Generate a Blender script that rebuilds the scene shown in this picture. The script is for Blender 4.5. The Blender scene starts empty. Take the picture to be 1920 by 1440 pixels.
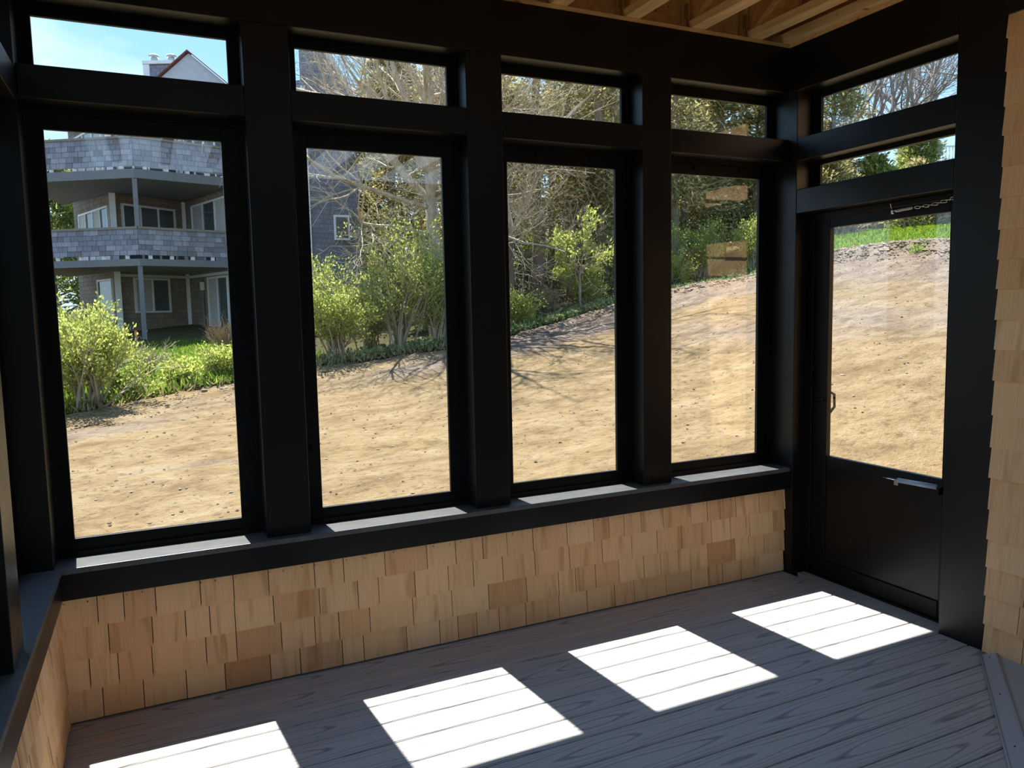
import bpy, math, random
import numpy as np
from mathutils import Vector, Matrix, noise

S = bpy.context.scene
COL = S.collection
PI = math.pi

# ------------------------------------------------------------------ camera
cam = bpy.data.cameras.new('camera'); camo = bpy.data.objects.new('camera', cam); COL.objects.link(camo)
cam.sensor_fit = 'HORIZONTAL'; cam.sensor_width = 36.0; cam.lens = 1433.4 * 36.0 / 1920.0
cam.clip_start = 0.02; cam.clip_end = 500
YAW, PITCH, ROLL = .4383, -.0957, -.0207
fw = Vector((math.sin(YAW) * math.cos(PITCH), math.cos(YAW) * math.cos(PITCH), math.sin(PITCH)))
rt = fw.cross(Vector((0, 0, 1))).normalized(); up = rt.cross(fw)
rt, up = rt * math.cos(ROLL) + up * math.sin(ROLL), up * math.cos(ROLL) - rt * math.sin(ROLL)
M4 = Matrix((rt, up, -fw)).transposed().to_4x4(); M4.translation = Vector((.3835, -3.293, 1.5582))
camo.matrix_world = M4
S.camera = camo

# ------------------------------------------------------------------ world, sun, exposure
S.view_settings.view_transform = 'Standard'; S.view_settings.look = 'None'
S.view_settings.exposure = 2.0; S.view_settings.gamma = 1.0
S.view_settings.use_curve_mapping = False
W = bpy.data.worlds.new('sky'); S.world = W; W.use_nodes = True
nt = W.node_tree; nt.nodes.clear()
wo = nt.nodes.new('ShaderNodeOutputWorld'); bg = nt.nodes.new('ShaderNodeBackground')
tc = nt.nodes.new('ShaderNodeTexCoord'); sep = nt.nodes.new('ShaderNodeSeparateXYZ')
ramp = nt.nodes.new('ShaderNodeValToRGB'); cr = ramp.color_ramp
cr.elements[0].position = 0.0; cr.elements[0].color = (.60, .80, .95, 1)
cr.elements[1].position = 0.9; cr.elements[1].color = (.13, .34, .74, 1)
e = cr.elements.new(.30); e.color = (.30, .58, .93, 1)
mp = nt.nodes.new('ShaderNodeMapping'); mp.inputs['Scale'].default_value = (1.0, 1.0, 3.2)
cn = nt.nodes.new('ShaderNodeTexNoise'); cn.inputs['Scale'].default_value = 2.2; cn.inputs['Detail'].default_value = 6; cn.inputs['Distortion'].default_value = .6
cramp = nt.nodes.new('ShaderNodeValToRGB'); cramp.color_ramp.elements[0].position = .50; cramp.color_ramp.elements[1].position = .80
mixc = nt.nodes.new('ShaderNodeMixRGB'); mixc.inputs[2].default_value = (.93, .97, 1.0, 1)
L = nt.links.new
L(tc.outputs['Generated'], sep.inputs[0]); L(sep.outputs['Z'], ramp.inputs[0])
L(tc.outputs['Generated'], mp.inputs[0]); L(mp.outputs[0], cn.inputs['Vector']); L(cn.outputs['Fac'], cramp.inputs[0])
L(cramp.outputs[0], mixc.inputs[0]); L(ramp.outputs[0], mixc.inputs[1]); L(mixc.outputs[0], bg.inputs[0])
bg.inputs[1].default_value = 0.42; L(bg.outputs[0], wo.inputs[0])

SUN = Vector((-.08, 1.0, 2.07)).normalized()
sl = bpy.data.lights.new('sun', 'SUN'); slo = bpy.data.objects.new('sun', sl); COL.objects.link(slo)
sl.energy = 4.6; sl.angle = math.radians(.53); sl.color = (1.0, .965, .90)
slo.location = SUN * 60; slo.rotation_euler = (-SUN).to_track_quat('-Z', 'Y').to_euler()

# ------------------------------------------------------------------ materials
def srgb(h):
    h = h.lstrip('#'); c = [int(h[i:i + 2], 16) / 255 for i in (0, 2, 4)]
    return tuple((x / 12.92 if x <= .04045 else ((x + .055) / 1.055) ** 2.4) for x in c) + (1,)

class NM:
    """small node-material helper"""
    def __init__(s, name, base=(.5, .5, .5), rough=.7, spec=.5, metal=0):
        s.m = bpy.data.materials.new(name); s.m.use_nodes = True; s.nt = s.m.node_tree
        s.b = s.nt.nodes['Principled BSDF']; s.out = s.nt.nodes['Material Output']
        s.b.inputs['Base Color'].default_value = tuple(base[:3]) + (1,)
        s.b.inputs['Roughness'].default_value = rough; s.b.inputs['Metallic'].default_value = metal
        s.b.inputs['Specular IOR Level'].default_value = spec
    def n(s, t, **kw):
        x = s.nt.nodes.new(t)
        for k, v in kw.items(): setattr(x, k, v)
        return x
    def l(s, a, b): s.nt.links.new(a, b)
    def coord(s, scale=(1, 1, 1), kind='Object', randomise=False):
        t = s.n('ShaderNodeTexCoord'); m = s.n('ShaderNodeMapping'); m.inputs['Scale'].default_value = scale
        src = t.outputs[kind]
        if randomise:
            oi = s.n('ShaderNodeObjectInfo'); v = s.n('ShaderNodeVectorMath', operation='SCALE'); v.inputs[0].default_value = (37.1, 53.7, 41.3)
            s.l(oi.outputs['Random'], v.inputs['Scale']); s.l(v.outputs[0], m.inputs['Location'])
        s.l(src, m.inputs['Vector']); return m.outputs[0]
    def noise(s, vec, scale, detail=4, rough=.55, dist=0):
        n = s.n('ShaderNodeTexNoise'); n.inputs['Scale'].default_value = scale; n.inputs['Detail'].default_value = detail
        n.inputs['Roughness'].default_value = rough; n.inputs['Distortion'].default_value = dist
        s.l(vec, n.inputs['Vector']); return n.outputs['Fac']
    def ramp(s, fac, *stops):
        r = s.n('ShaderNodeValToRGB'); els = r.color_ramp.elements
        while len(els) < len(stops): els.new(.5)
        for e_, (p, c) in zip(els, stops): e_.position = p; e_.color = tuple(c[:3]) + (1,)
        s.l(fac, r.inputs[0]); return r.outputs[0]
    def mix(s, fac, a, b, mode='MIX'):
        x = s.n('ShaderNodeMixRGB', blend_type=mode)
        for i, v in ((0, fac), (1, a), (2, b)):
            if hasattr(v, 'links') or hasattr(v, 'is_linked'): s.l(v, x.inputs[i])
            elif i == 0: x.inputs[0].default_value = v
            else: x.inputs[i].default_value = tuple(v[:3]) + (1,)
        return x.outputs[0]
    def math(s, op, a, b=None):
        x = s.n('ShaderNodeMath', operation=op)
        for i, v in ((0, a), (1, b)):
            if v is None: continue
            if hasattr(v, 'is_linked'): s.l(v, x.inputs[i])
            else: x.inputs[i].default_value = v
        return x.outputs[0]
    def color(s, sock): s.l(sock, s.b.inputs['Base Color'])
    def bump(s, h, strength=.3, dist=.01):
        b = s.n('ShaderNodeBump'); b.inputs['Strength'].default_value = strength; b.inputs['Distance'].default_value = dist
        s.l(h, b.inputs['Height']); s.l(b.outputs[0], s.b.inputs['Normal'])

def mat_black():
    k = NM('black_paint', (.005, .0047, .0045), .38, .5); k.b.inputs['IOR'].default_value = 1.9; k.b.inputs['Specular Tint'].default_value = (.22, .22, .22, 1)
    v = k.coord(); n = k.noise(v, 45, 3); k.bump(n, .05, .002)
    n2 = k.noise(v, 3, 3); r = k.ramp(n2, (.3, (.33,) * 3), (.7, (.43,) * 3)); k.l(r, k.b.inputs['Roughness'])
    return k.m
def mat_frame():
    k = NM('black_frame', (.004, .004, .004), .5, .2); return k.m
def mat_sill():
    k = NM('dusty_black_sill', (.08, .085, .09), .45, .5)
    v = k.coord((1, 3, 1)); n = k.noise(v, 9, 6, .65, 1.2)
    k.color(k.ramp(n, (.3, (.048, .05, .053)), (.62, (.075, .078, .08)), (.8, (.13, .133, .136)))); k.bump(n, .05, .002)
    return k.m
def mat_cedar():
    k = NM('cedar_shingle', (.6, .4, .24), .75, .25)
    v = k.coord((26, 8, 1.6), randomise=True)
    g = k.noise(v, 1.0, 5, .6, 1.6); v2 = k.coord((3, 3, 2.2), randomise=True); b = k.noise(v2, 1.2, 2, .5, .5)
    oi = k.n('ShaderNodeObjectInfo')
    base = k.ramp(oi.outputs['Random'], (0, srgb('#d6a678')), (.25, srgb('#e2b685')), (.5, srgb('#e6bd8e')), (.75, srgb('#dba97a')), (.93, srgb('#e9c295')), (1, srgb('#c48f60')))
    grain = k.ramp(g, (.28, (.88, .85, .82)), (.5, (.985, .98, .975)), (.7, (1.04, 1.04, 1.04)))
    blot = k.ramp(b, (.28, (.70, .60, .50)), (.46, (1, 1, 1)), (.75, (1.05, 1.04, 1.03)))
    c = k.mix(1, base, grain, 'MULTIPLY'); c = k.mix(.8, c, blot, 'MULTIPLY'); k.color(c); k.bump(g, .12, .003)
    return k.m
def mat_deck():
    k = NM('grey_composite_deck', (.4, .4, .4), .62, .3)
    t = k.n('ShaderNodeTexCoord'); sp = k.n('ShaderNodeSeparateXYZ'); k.l(t.outputs['Object'], sp.inputs[0])
    oi = k.n('ShaderNodeObjectInfo'); off = k.math('MULTIPLY', oi.outputs['Random'], 61.0)
    x = k.math('ADD', sp.outputs['X'], off)
    cx = k.n('ShaderNodeCombineXYZ'); k.l(x, cx.inputs[0]); k.l(off, cx.inputs[2])
    slow = k.noise(cx.outputs[0], .95, 1.5, .5)
    yo = k.math('ADD', sp.outputs['Y'], k.math('MULTIPLY', k.math('SUBTRACT', k.noise(cx.outputs[0], .9, 1), .5), .06))
    y2 = k.math('MULTIPLY', k.math('MULTIPLY', yo, yo), 4200.0)
    cy = k.n('ShaderNodeCombineXYZ'); k.l(k.math('MULTIPLY', x, 4.0), cy.inputs[0]); k.l(k.math('MULTIPLY', sp.outputs['Y'], 40.0), cy.inputs[1]); k.l(off, cy.inputs[2])
    fine = k.noise(cy.outputs[0], 1.0, 3, .6)
    ph = k.math('ADD', k.math('ADD', y2, k.math('MULTIPLY', slow, 58.0)), k.math('MULTIPLY', fine, 2.6))
    s_ = k.math('SINE', ph)
    ln = k.ramp(s_, (.76, (0, 0, 0)), (1.0, (1, 1, 1)))
    cf = k.n('ShaderNodeCombineXYZ'); k.l(k.math('MULTIPLY', x, 9.0), cf.inputs[0]); k.l(k.math('MULTIPLY', sp.outputs['Y'], 260.0), cf.inputs[1])
    streak = k.noise(cf.outputs[0], 1.0, 3, .6)
    base = k.ramp(streak, (.3, (.38, .365, .358)), (.7, (.455, .44, .43)))
    brk = k.ramp(streak, (.35, (.35, .35, .35)), (.6, (1, 1, 1)))
    c = k.mix(k.math('MULTIPLY', k.math('MULTIPLY', ln, brk), .74), base, (.085, .082, .082)); k.color(c)
    k.bump(k.math('ADD', k.math('MULTIPLY', ln, -1.0), k.math('MULTIPLY', streak, .5)), .22, .003)
    return k.m
def mat_flat_grey():
    k = NM('grey_pvc_strip', (.36, .36, .375), .5, .4); v = k.coord((1, 1, 1)); n = k.noise(v, 60, 3); k.bump(n, .05, .002); return k.m
def mat_wood(name, a, b, sc=(2, 30, 30)):
    k = NM(name, a, .7, .25); v = k.coord(sc, randomise=True); n = k.noise(v, 1.0, 5, .6, 1.0)
    v2 = k.coord((9, 9, 9), randomise=True); kn = k.noise(v2, 1.1, 1)
    c = k.ramp(n, (.3, b), (.7, a)); c = k.mix(k.ramp(kn, (.74, (0, 0, 0)), (.80, (1, 1, 1))), c, tuple(x * .45 for x in b[:3])); k.color(c); k.bump(n, .1, .003)
    return k.m
def mat_osb():
    k = NM('plywood_panel', (.5, .33, .18), .75, .2); v = k.coord((1, 1, 1), randomise=True)
    n = k.noise(v, 9, 5, .65, .8); kn = k.noise(v, 26, 1)
    c = k.ramp(n, (.3, srgb('#b98350')), (.55, srgb('#d8a468')), (.8, srgb('#e6ba80'))); c = k.mix(k.ramp(kn, (.74, (0, 0, 0)), (.78, (1, 1, 1))), c, srgb('#5c3516')); k.color(c)
    return k.m
def mat_glass():
    m = bpy.data.materials.new('clear_glass'); m.use_nodes = True; t = m.node_tree; t.nodes.clear()
    o = t.nodes.new('ShaderNodeOutputMaterial'); mx = t.nodes.new('ShaderNodeMixShader'); tr = t.nodes.new('ShaderNodeBsdfTransparent'); gl = t.nodes.new('ShaderNodeBsdfGlossy')
    tr.inputs[0].default_value = (.985, .99, .985, 1); gl.inputs['Roughness'].default_value = 0
    g = t.nodes.new('ShaderNodeNewGeometry'); d = t.nodes.new('ShaderNodeVectorMath'); d.operation = 'DOT_PRODUCT'
    t.links.new(g.outputs['Normal'], d.inputs[0]); t.links.new(g.outputs['Incoming'], d.inputs[1])
    def mt(op, a, b):
        x = t.nodes.new('ShaderNodeMath'); x.operation = op
        for i, v in ((0, a), (1, b)):
            if v is None: continue
            if hasattr(v, 'is_linked'): t.links.new(v, x.inputs[i])
            else: x.inputs[i].default_value = v
        return x.outputs[0]
    c = mt('ABSOLUTE', d.outputs['Value'], None); f = mt('POWER', mt('SUBTRACT', 1.0, c), 5.0)
    f = mt('ADD', mt('MULTIPLY', f, .95), .045)
    t.links.new(f, mx.inputs[0]); t.links.new(tr.outputs[0], mx.inputs[1]); t.links.new(gl.outputs[0], mx.inputs[2]); t.links.new(mx.outputs[0], o.inputs[0])
    return m
def mat_metal(name, c, r): return NM(name, c, r, .5, 1.0).m
def mat_dirt():
    k = NM('sandy_dirt_and_turf', (.5, .37, .18), .95, .1)
    v = k.coord(); vs = k.coord((1.0, 1.5, 1))
    big = k.noise(v, .22, 4, .55, .3); mid = k.noise(vs, 1.6, 6, .65, .5); fin = k.noise(v, 9, 6, .72); sp = k.noise(v, 34, 3, .6)
    sand = k.ramp(mid, (.30, (.140, .092, .046)), (.5, (.228, .163, .085)), (.70, (.285, .22, .132)))
    grey = k.ramp(mid, (.28, (.108, .080, .060)), (.5, (.19, .146, .112)), (.72, (.265, .215, .168)))
    at = k.n('ShaderNodeVertexColor'); at.layer_name = 'cover'; sepc = k.n('ShaderNodeSeparateColor'); k.l(at.outputs['Color'], sepc.inputs[0])
    gm = k.math('ADD', k.math('MULTIPLY', k.math('SUBTRACT', big, .5), 1.1), sepc.outputs['Green'])
    c = k.mix(k.ramp(gm, (.40, (0, 0, 0)), (.62, (1, 1, 1))), sand, grey)
    c = k.mix(k.ramp(fin, (.33, (.85, .85, .85)), (.47, (0, 0, 0))), c, (.10, .066, .040))
    c = k.mix(k.ramp(sp, (.68, (0, 0, 0)), (.76, (.6, .6, .6))), c, (.42, .345, .23))
    gn = k.noise(v, 5, 6, .7); grass = k.ramp(gn, (.3, (.04, .08, .01)), (.6, (.10, .18, .02)), (.8, (.17, .25, .04)))
    sub = k.ramp(gn, (.3, (.03, .028, .012)), (.6, (.07, .062, .025)), (.8, (.12, .10, .05)))
    edge = k.math('ADD', sepc.outputs['Red'], k.math('MULTIPLY', k.math('SUBTRACT', k.noise(v, 2.2, 5, .7), .5), .55))
    c = k.mix(k.ramp(edge, (.46, (0, 0, 0)), (.54, (1, 1, 1))), c, k.mix(sepc.outputs['Blue'], sub, grass)); k.color(c)
    gran = k.noise(v, 26, 4, .7)
    k.bump(k.math('ADD', k.math('ADD', k.math('MULTIPLY', mid, .30), k.math('MULTIPLY', fin, .75)), k.math('MULTIPLY', gran, .30)), .9, .11)
    return k.m
def mat_leaf(name, c1, c2, tr=.45):
    m = bpy.data.materials.new(name); m.use_nodes = True; t = m.node_tree; t.nodes.clear()
    o = t.nodes.new('ShaderNodeOutputMaterial'); mx = t.nodes.new('ShaderNodeMixShader'); d = t.nodes.new('ShaderNodeBsdfDiffuse'); tl = t.nodes.new('ShaderNodeBsdfTranslucent')
    g = t.nodes.new('ShaderNodeNewGeometry'); r = t.nodes.new('ShaderNodeValToRGB')
    r.color_ramp.elements[0].color = tuple(c1[:3]) + (1,); r.color_ramp.elements[1].color = tuple(c2[:3]) + (1,)
    t.links.new(g.outputs['Random Per Island'], r.inputs[0]); mx.inputs[0].default_value = tr
    t.links.new(r.outputs[0], d.inputs[0]); t.links.new(r.outputs[0], tl.inputs[0]); t.links.new(d.outputs[0], mx.inputs[1]); t.links.new(tl.outputs[0], mx.inputs[2]); t.links.new(mx.outputs[0], o.inputs[0])
    return m
def mat_bark(name, a, b):
    k = NM(name, a, .9, .15); v = k.coord((6, 6, 1.5)); n = k.noise(v, 2.2, 6, .7, .6); k.color(k.ramp(n, (.3, b), (.65, a))); k.bump(n, .5, .03); return k.m
def mat_shingle_far(name, a, b, c, row=.16):
    k = NM(name, a, .9, .1); v = k.coord((1, 1, 1), randomise=False)
    sp = k.n('ShaderNodeSeparateXYZ'); k.l(v, sp.inputs[0]); cb = k.n('ShaderNodeCombineXYZ')
    k.l(k.math('ADD', sp.outputs['X'], k.math('MULTIPLY', sp.outputs['Y'], .8)), cb.inputs[0]); k.l(sp.outputs['Z'], cb.inputs[1])
    br = k.n('ShaderNodeTexBrick'); k.l(cb.outputs[0], br.inputs['Vector']); br.inputs['Scale'].default_value = 1; br.inputs['Brick Width'].default_value = .2; br.inputs['Row Height'].default_value = row
    br.inputs['Mortar Size'].default_value = .008; br.inputs['Color1'].default_value = tuple(a[:3]) + (1,); br.inputs['Color2'].default_value = tuple(b[:3]) + (1,); br.inputs['Mortar'].default_value = tuple(c[:3]) + (1,)
    n = k.noise(v, 3, 4); k.color(k.mix(.6, br.outputs['Color'], k.ramp(n, (.3, (.7, .7, .7)), (.7, (1.1, 1.1, 1.1))), 'MULTIPLY')); return k.m
def mat_grey_shingle():
    k = NM('weathered_grey_shingle', (.3, .3, .34), .9, .1); oi = k.n('ShaderNodeObjectInfo'); v = k.coord((6, 6, 1.4), randomise=True); n = k.noise(v, 1.4, 4)
    base = k.ramp(oi.outputs['Random'], (0, (.20, .19, .22)), (.5, (.27, .265, .31)), (1, (.35, .345, .39)))
    k.color(k.mix(.8, base, k.ramp(n, (.3, (.65, .63, .62)), (.6, (1.05, 1.05, 1.05))), 'MULTIPLY')); return k.m
def plain(name, c, r=.7, spec=.4, nz=.12):
    k = NM(name, c, r, spec); v = k.coord(); n = k.noise(v, 6, 4)
    k.color(k.mix(1, c, k.ramp(n, (.3, (1 - nz,) * 3), (.7, (1 + nz * .3,) * 3)), 'MULTIPLY')); return k.m

M = dict(black=mat_black(), frame=mat_frame(), sill=mat_sill(), cedar=mat_cedar(), deck=mat_deck(), strip=mat_flat_grey(), glass=mat_glass(),
         lumber=mat_wood('pine_lumber', srgb('#f2d09a'), srgb('#d6a061'), (26, 2, 26)), plate=mat_wood('pine_plate', srgb('#e8c08c'), srgb('#c9985f'), (2, 26, 26)), osb=mat_osb(),
         galv=mat_metal('galvanised_steel', (.42, .42, .40), .42), chrome=mat_metal('bright_zinc', (.75, .76, .78), .22), closer=NM('grey_enamel_tube', (.30, .36, .44), .25, .6).m,
         under=plain('dark_substructure', (.03, .027, .025)), membrane=plain('wall_sheathing', (.10, .075, .05)), roof=plain('roof_shingle', (.05, .05, .055)),
         dirt=mat_dirt(), ltshrub=mat_leaf('spring_leaf', (0.27, 0.33, 0.06), (0.52, 0.55, 0.17), .5), midleaf=mat_leaf('green_leaf', (0.15, 0.23, 0.045), (0.36, 0.43, 0.12), .45),
         ivy=mat_leaf('ivy_leaf', (0.07, 0.11, 0.035), (0.33, 0.38, 0.18), .25), conifer=mat_leaf('cedar_foliage', (0.17, 0.155, 0.06), (0.52, 0.45, 0.22), .35), conifer2=mat_leaf('green_conifer_foliage', (0.13, 0.165, 0.04), (0.42, 0.44, 0.13), .35),
         brownleaf=mat_leaf('dry_twig_leaf', (0.22, 0.17, 0.1), (0.42, 0.34, 0.21), .3), redleaf=mat_leaf('red_bud_leaf', (0.198, 0.079, 0.053), (0.330, 0.185, 0.112), .4), grassblade=mat_leaf('grass_blade', (0.086, 0.185, 0.013), (0.264, 0.343, 0.053), .5), dandelion=plain('dandelion_yellow', (.85, .70, .02)),
         bark=mat_bark('pale_sunlit_bark', (0.52, 0.45, 0.34), (0.27, 0.21, 0.15)), darkbark=mat_bark('dark_cedar_bark', (0.3, 0.22, 0.155), (0.14, 0.1, 0.07)), greybark=mat_bark('grey_winter_bark', (0.33, 0.29, 0.26), (0.17, 0.14, 0.12)), twig=plain('straw_twig', (.36, .30, .21)), deadgrass=plain('dead_reddish_grass', (0.310, 0.211, 0.136)),
         gshing=mat_grey_shingle(), hwall=mat_shingle_far('house_wall_shingle', (.30, .24, .19), (.24, .19, .15), (.14, .11, .09)), wingwall=mat_shingle_far('wing_wall_shingle', (.26, .27, .33), (.22, .225, .28), (.13, .13, .16)),
         greywood=plain('weathered_grey_wood', (0.186, 0.183, 0.192)), capwood=plain('deck_cap_wood', (0.223, 0.192, 0.155)), white=plain('white_trim_paint', (.78, .78, .78), .5), gablewhite=plain('gable_white', (0.484, 0.471, 0.484), .6), rake=plain('red_brown_rake', (.20, .075, .065)),
         pane=NM('house_window_glass', (.06, .075, .085), .08, .6).m, blind=plain('window_blind', (.45, .44, .42)), stone=plain('field_stone', (0.248, 0.205, 0.155), .9), soil=plain('dark_soil_clod', (0.167, 0.118, 0.074), .95), blocker=plain('reflection_blocker', (.018, .022, .014), .95, .1), orange=plain('orange_paint', (.65, .16, .08)))

# ------------------------------------------------------------------ mesh helpers
class MB:
    def __init__(s): s.v = []; s.f = []
    def add(s, vs, fs):
        o = len(s.v); s.v += [tuple(p) for p in vs]; s.f += [tuple(i + o for i in q) for q in fs]; return s
    def box(s, x0, x1, y0, y1, z0, z1):
        return s.add([(x, y, z) for z in (z0, z1) for y in (y0, y1) for x in (x0, x1)],
                     [(0, 2, 3, 1), (4, 5, 7, 6), (0, 1, 5, 4), (2, 6, 7, 3), (0, 4, 6, 2), (1, 3, 7, 5)])
    def prism(s, poly, z0, z1):       # vertical extrusion of an (x, y) polygon, counter-clockwise
        n = len(poly)
        return s.add([(x, y, z0) for x, y in poly] + [(x, y, z1) for x, y in poly],
                     [tuple(reversed(range(n))), tuple(range(n, 2 * n))] + [(i, (i + 1) % n, n + (i + 1) % n, n + i) for i in range(n)])
    def slab(s, pts, off):            # a polygon in space, thickened by the vector off
        n = len(pts); p2 = [tuple(Vector(p) + Vector(off)) for p in pts]
        return s.add(list(pts) + p2, [tuple(range(n)), tuple(reversed(range(n, 2 * n)))] + [(i, n + i, n + (i + 1) % n, (i + 1) % n) for i in range(n)])
    def tube(s, pts, rad, k=6, cap=True):
        P = [Vector(p) for p in pts]; n = len(P); o = len(s.v)
        if not hasattr(rad, '__len__'): rad = [rad] * n
        ref = Vector((.31, .17, .93))
        for i in range(n):
            t = (P[min(i + 1, n - 1)] - P[max(i - 1, 0)])
            if t.length < 1e-9: t = Vector((0, 0, 1))
            t.normalize(); a = t.cross(ref)
            if a.length < .05: a = t.cross(Vector((1, 0, 0)))
            a.normalize(); b = t.cross(a)
            for j in range(k):
                an = 2 * PI * j / k; q = P[i] + (a * math.cos(an) + b * math.sin(an)) * rad[i]; s.v.append((q.x, q.y, q.z))
        for i in range(n - 1):
            for j in range(k): s.f.append((o + i * k + j, o + i * k + (j + 1) % k, o + (i + 1) * k + (j + 1) % k, o + (i + 1) * k + j))
        if cap and k > 2: s.f.append(tuple(o + j for j in reversed(range(k)))); s.f.append(tuple(o + (n - 1) * k + j for j in range(k)))
        return s
    def mesh(s, name, mat, smooth=False, origin=(0, 0, 0)):
        me = bpy.data.meshes.new(name); ox, oy, oz = origin
        me.from_pydata([(x - ox, y - oy, z - oz) for x, y, z in s.v], [], s.f); me.materials.append(mat)
        if smooth: me.polygons.foreach_set('use_smooth', [True] * len(me.polygons))
        me.update(); return me
LOC = {}
def link(name, me, parent=None, loc=(0, 0, 0)):
    o = bpy.data.objects.new(name, me); COL.objects.link(o); o.location = loc
    if parent is not None: o.parent = parent
    LOC[o.name] = tuple(Vector(loc) + (Vector(LOC[parent.name]) if parent is not None else Vector()))
    return o
def tag(o, label=None, cat=None, group=None, kind=None):
    for k_, v_ in (('label', label), ('category', cat), ('group', group), ('kind', kind)):
        if v_: o[k_] = v_
    return o
def empty(name, loc=(0, 0, 0), **kw):
    o = link(name, None, None, loc); o.empty_display_size = .1; return tag(o, **kw)
def part(name, mb, mat, parent, smooth=False, centred=False):
    """world-space geometry as a child of parent; centred: own origin in the middle of the piece"""
    p = Vector(LOC[parent.name]) if parent is not None else Vector()
    c = Vector(np.mean(np.array(mb.v), axis=0)) if centred else p
    return link(name, mb.mesh(name, mat, smooth, c), parent, c - p)
def bevel(o, w=.004, seg=2):
    m = o.modifiers.new('bevel', 'BEVEL'); m.width = w; m.segments = seg; m.limit_method = 'ANGLE'; m.angle_limit = .9; return o
def leaves_mesh(name, pts, sizes, mat, rng, aspect=.55, upbias=.2, dirs=None):
    n = len(pts); pts = np.asarray(pts, float)
    d = rng.normal(size=(n, 3)) if dirs is None else np.asarray(dirs, float) + rng.normal(size=(n, 3)) * .45
    d[:, 2] += upbias; d /= np.linalg.norm(d, axis=1)[:, None] + 1e-9
    r = rng.normal(size=(n, 3)); s_ = np.cross(d, r); s_ /= np.linalg.norm(s_, axis=1)[:, None] + 1e-9
    L_ = np.asarray(sizes)[:, None]; nn = np.cross(d, s_)
    v = np.stack([pts, pts + d * L_ * .45 + s_ * L_ * aspect * .5 + nn * L_ * .06, pts + d * L_, pts + d * L_ * .45 - s_ * L_ * aspect * .5 + nn * L_ * .06], 1).reshape(-1, 3)
    me = bpy.data.meshes.new(name); me.vertices.add(4 * n); me.vertices.foreach_set('co', v.ravel())
    me.loops.add(4 * n); me.loops.foreach_set('vertex_index', np.arange(4 * n, dtype=np.int32))
    me.polygons.add(n); me.polygons.foreach_set('loop_start', np.arange(0, 4 * n, 4, dtype=np.int32)); me.polygons.foreach_set('loop_total', np.full(n, 4, dtype=np.int32))
    me.materials.append(mat); me.update(calc_edges=True); me.validate(); return me

# ------------------------------------------------------------------ the porch: main dimensions (metres)
XP = 3.663                      # inner face of the door wall
YB = -4.6                       # far (camera) end of the porch
ZH, ZT = 2.725, 2.968           # underside / top of the header beam
ZRT, ZRB = 2.474, 2.355         # rail under the transoms
SILL = .625; KNEE = .505
FR = {'back': lambda u, n, z: (u, n, z), 'left': lambda u, n, z: (-n, u, z), 'right': lambda u, n, z: (XP + n, u, z)}
def fbox(mb, side, u0, u1, n0, n1, z0, z1):
    f = FR[side]; vs = [f(u, n, z) for z in (z0, z1) for n in (n0, n1) for u in (u0, u1)]
    fs = [(0, 2, 3, 1), (4, 5, 7, 6), (0, 1, 5, 4), (2, 6, 7, 3), (0, 4, 6, 2), (1, 3, 7, 5)]
    if side == 'right': fs = [tuple(reversed(q)) for q in fs]
    mb.add(vs, fs); return mb
def member(name, parent, side, u0, u1, n0, n1, z0, z1, mat='black', bv=.003):
    return bevel(part(name, fbox(MB(), side, u0, u1, n0, n1, z0, z1), M[mat], parent), bv)

# shingles: one tapered wedge shared by all, unit wide, scaled in x
def wedge(e_, t0, t1, name):
    mb = MB(); mb.add([(-.5, 0, 0), (.5, 0, 0), (.5, -t0, 0), (-.5, -t0, 0), (-.5, 0, e_), (.5, 0, e_), (.5, -t1, e_), (-.5, -t1, e_)],
                      [(0, 1, 2, 3), (4, 7, 6, 5), (3, 2, 6, 7), (0, 4, 5, 1), (0, 3, 7, 4), (1, 5, 6, 2)])
    return mb
def shingle_run(parent, origin, rz, length, z_levels, rng, me_cache, wmin=.085, wmax=.185, t0=.014, mat='cedar', gap=.0035, jig=.003, name='shingle'):
    """courses between successive z_levels along local +x from origin; facing local -y turned by rz"""
    ca, sa = math.cos(rz), math.sin(rz); p = Vector(LOC[parent.name]); out = []
    for ci in range(len(z_levels) - 1):
        z0, z1 = z_levels[ci], z_levels[ci + 1]; key = round(z1 - z0, 3)
        if key not in me_cache: me_cache[key] = wedge(z1 - z0 + .012, t0, .003, name).mesh(name, M[mat])
        x = -rng.uniform(0, .06)
        while x < length:
            w = rng.uniform(wmin, wmax); a, b = max(x, 0), min(x + w, length); x += w
            if b - a < .012: continue
            cx = (a + b) / 2; o = bpy.data.objects.new(name, me_cache[key]); COL.objects.link(o); o.parent = parent
            o.location = Vector((origin[0] + ca * cx, origin[1] + sa * cx, z0 + (rng.uniform(-jig, jig) if ci else 0))) - p
            o.rotation_euler = (0, 0, rz); o.scale = (b - a - gap, rng.uniform(.85, 1.2), 1); out.append(o)
    return out

# ------------------------------------------------------------------ wall_back
rng = random.Random(11)
wb = empty('wall_back', (0, 0, 0), label='black-framed window wall above a cedar-shingled knee wall', cat='wall', kind='structure')
part('knee_wall_core', MB().box(-.14, XP + .14, .001, .15, -.05, SILL - .03), M['membrane'], wb)
SH = {}
shingle_run(wb, (0, 0), 0, XP, [.010, .127, .253, .379, KNEE], rng, SH, .09, .205)
part('nail_heads', (lambda mb: [mb.tube([(x + s * .04, -.006, .478 + rng.uniform(-.006, .006)), (x + s * .04, -.009, .478)], .0022, 5) for x in np.arange(.06, 3.62, .135) for s in (-1, 1)] and mb)(MB()), M['galv'], wb)['kind'] = 'stuff'
member('sill_apron', wb, 'back', .0, XP - .001, -.040, .0, KNEE - .004, SILL - .022)
member('sill_board', wb, 'back', -.14, XP, -.044, .15, SILL - .022, SILL, 'sill', .002)
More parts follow.
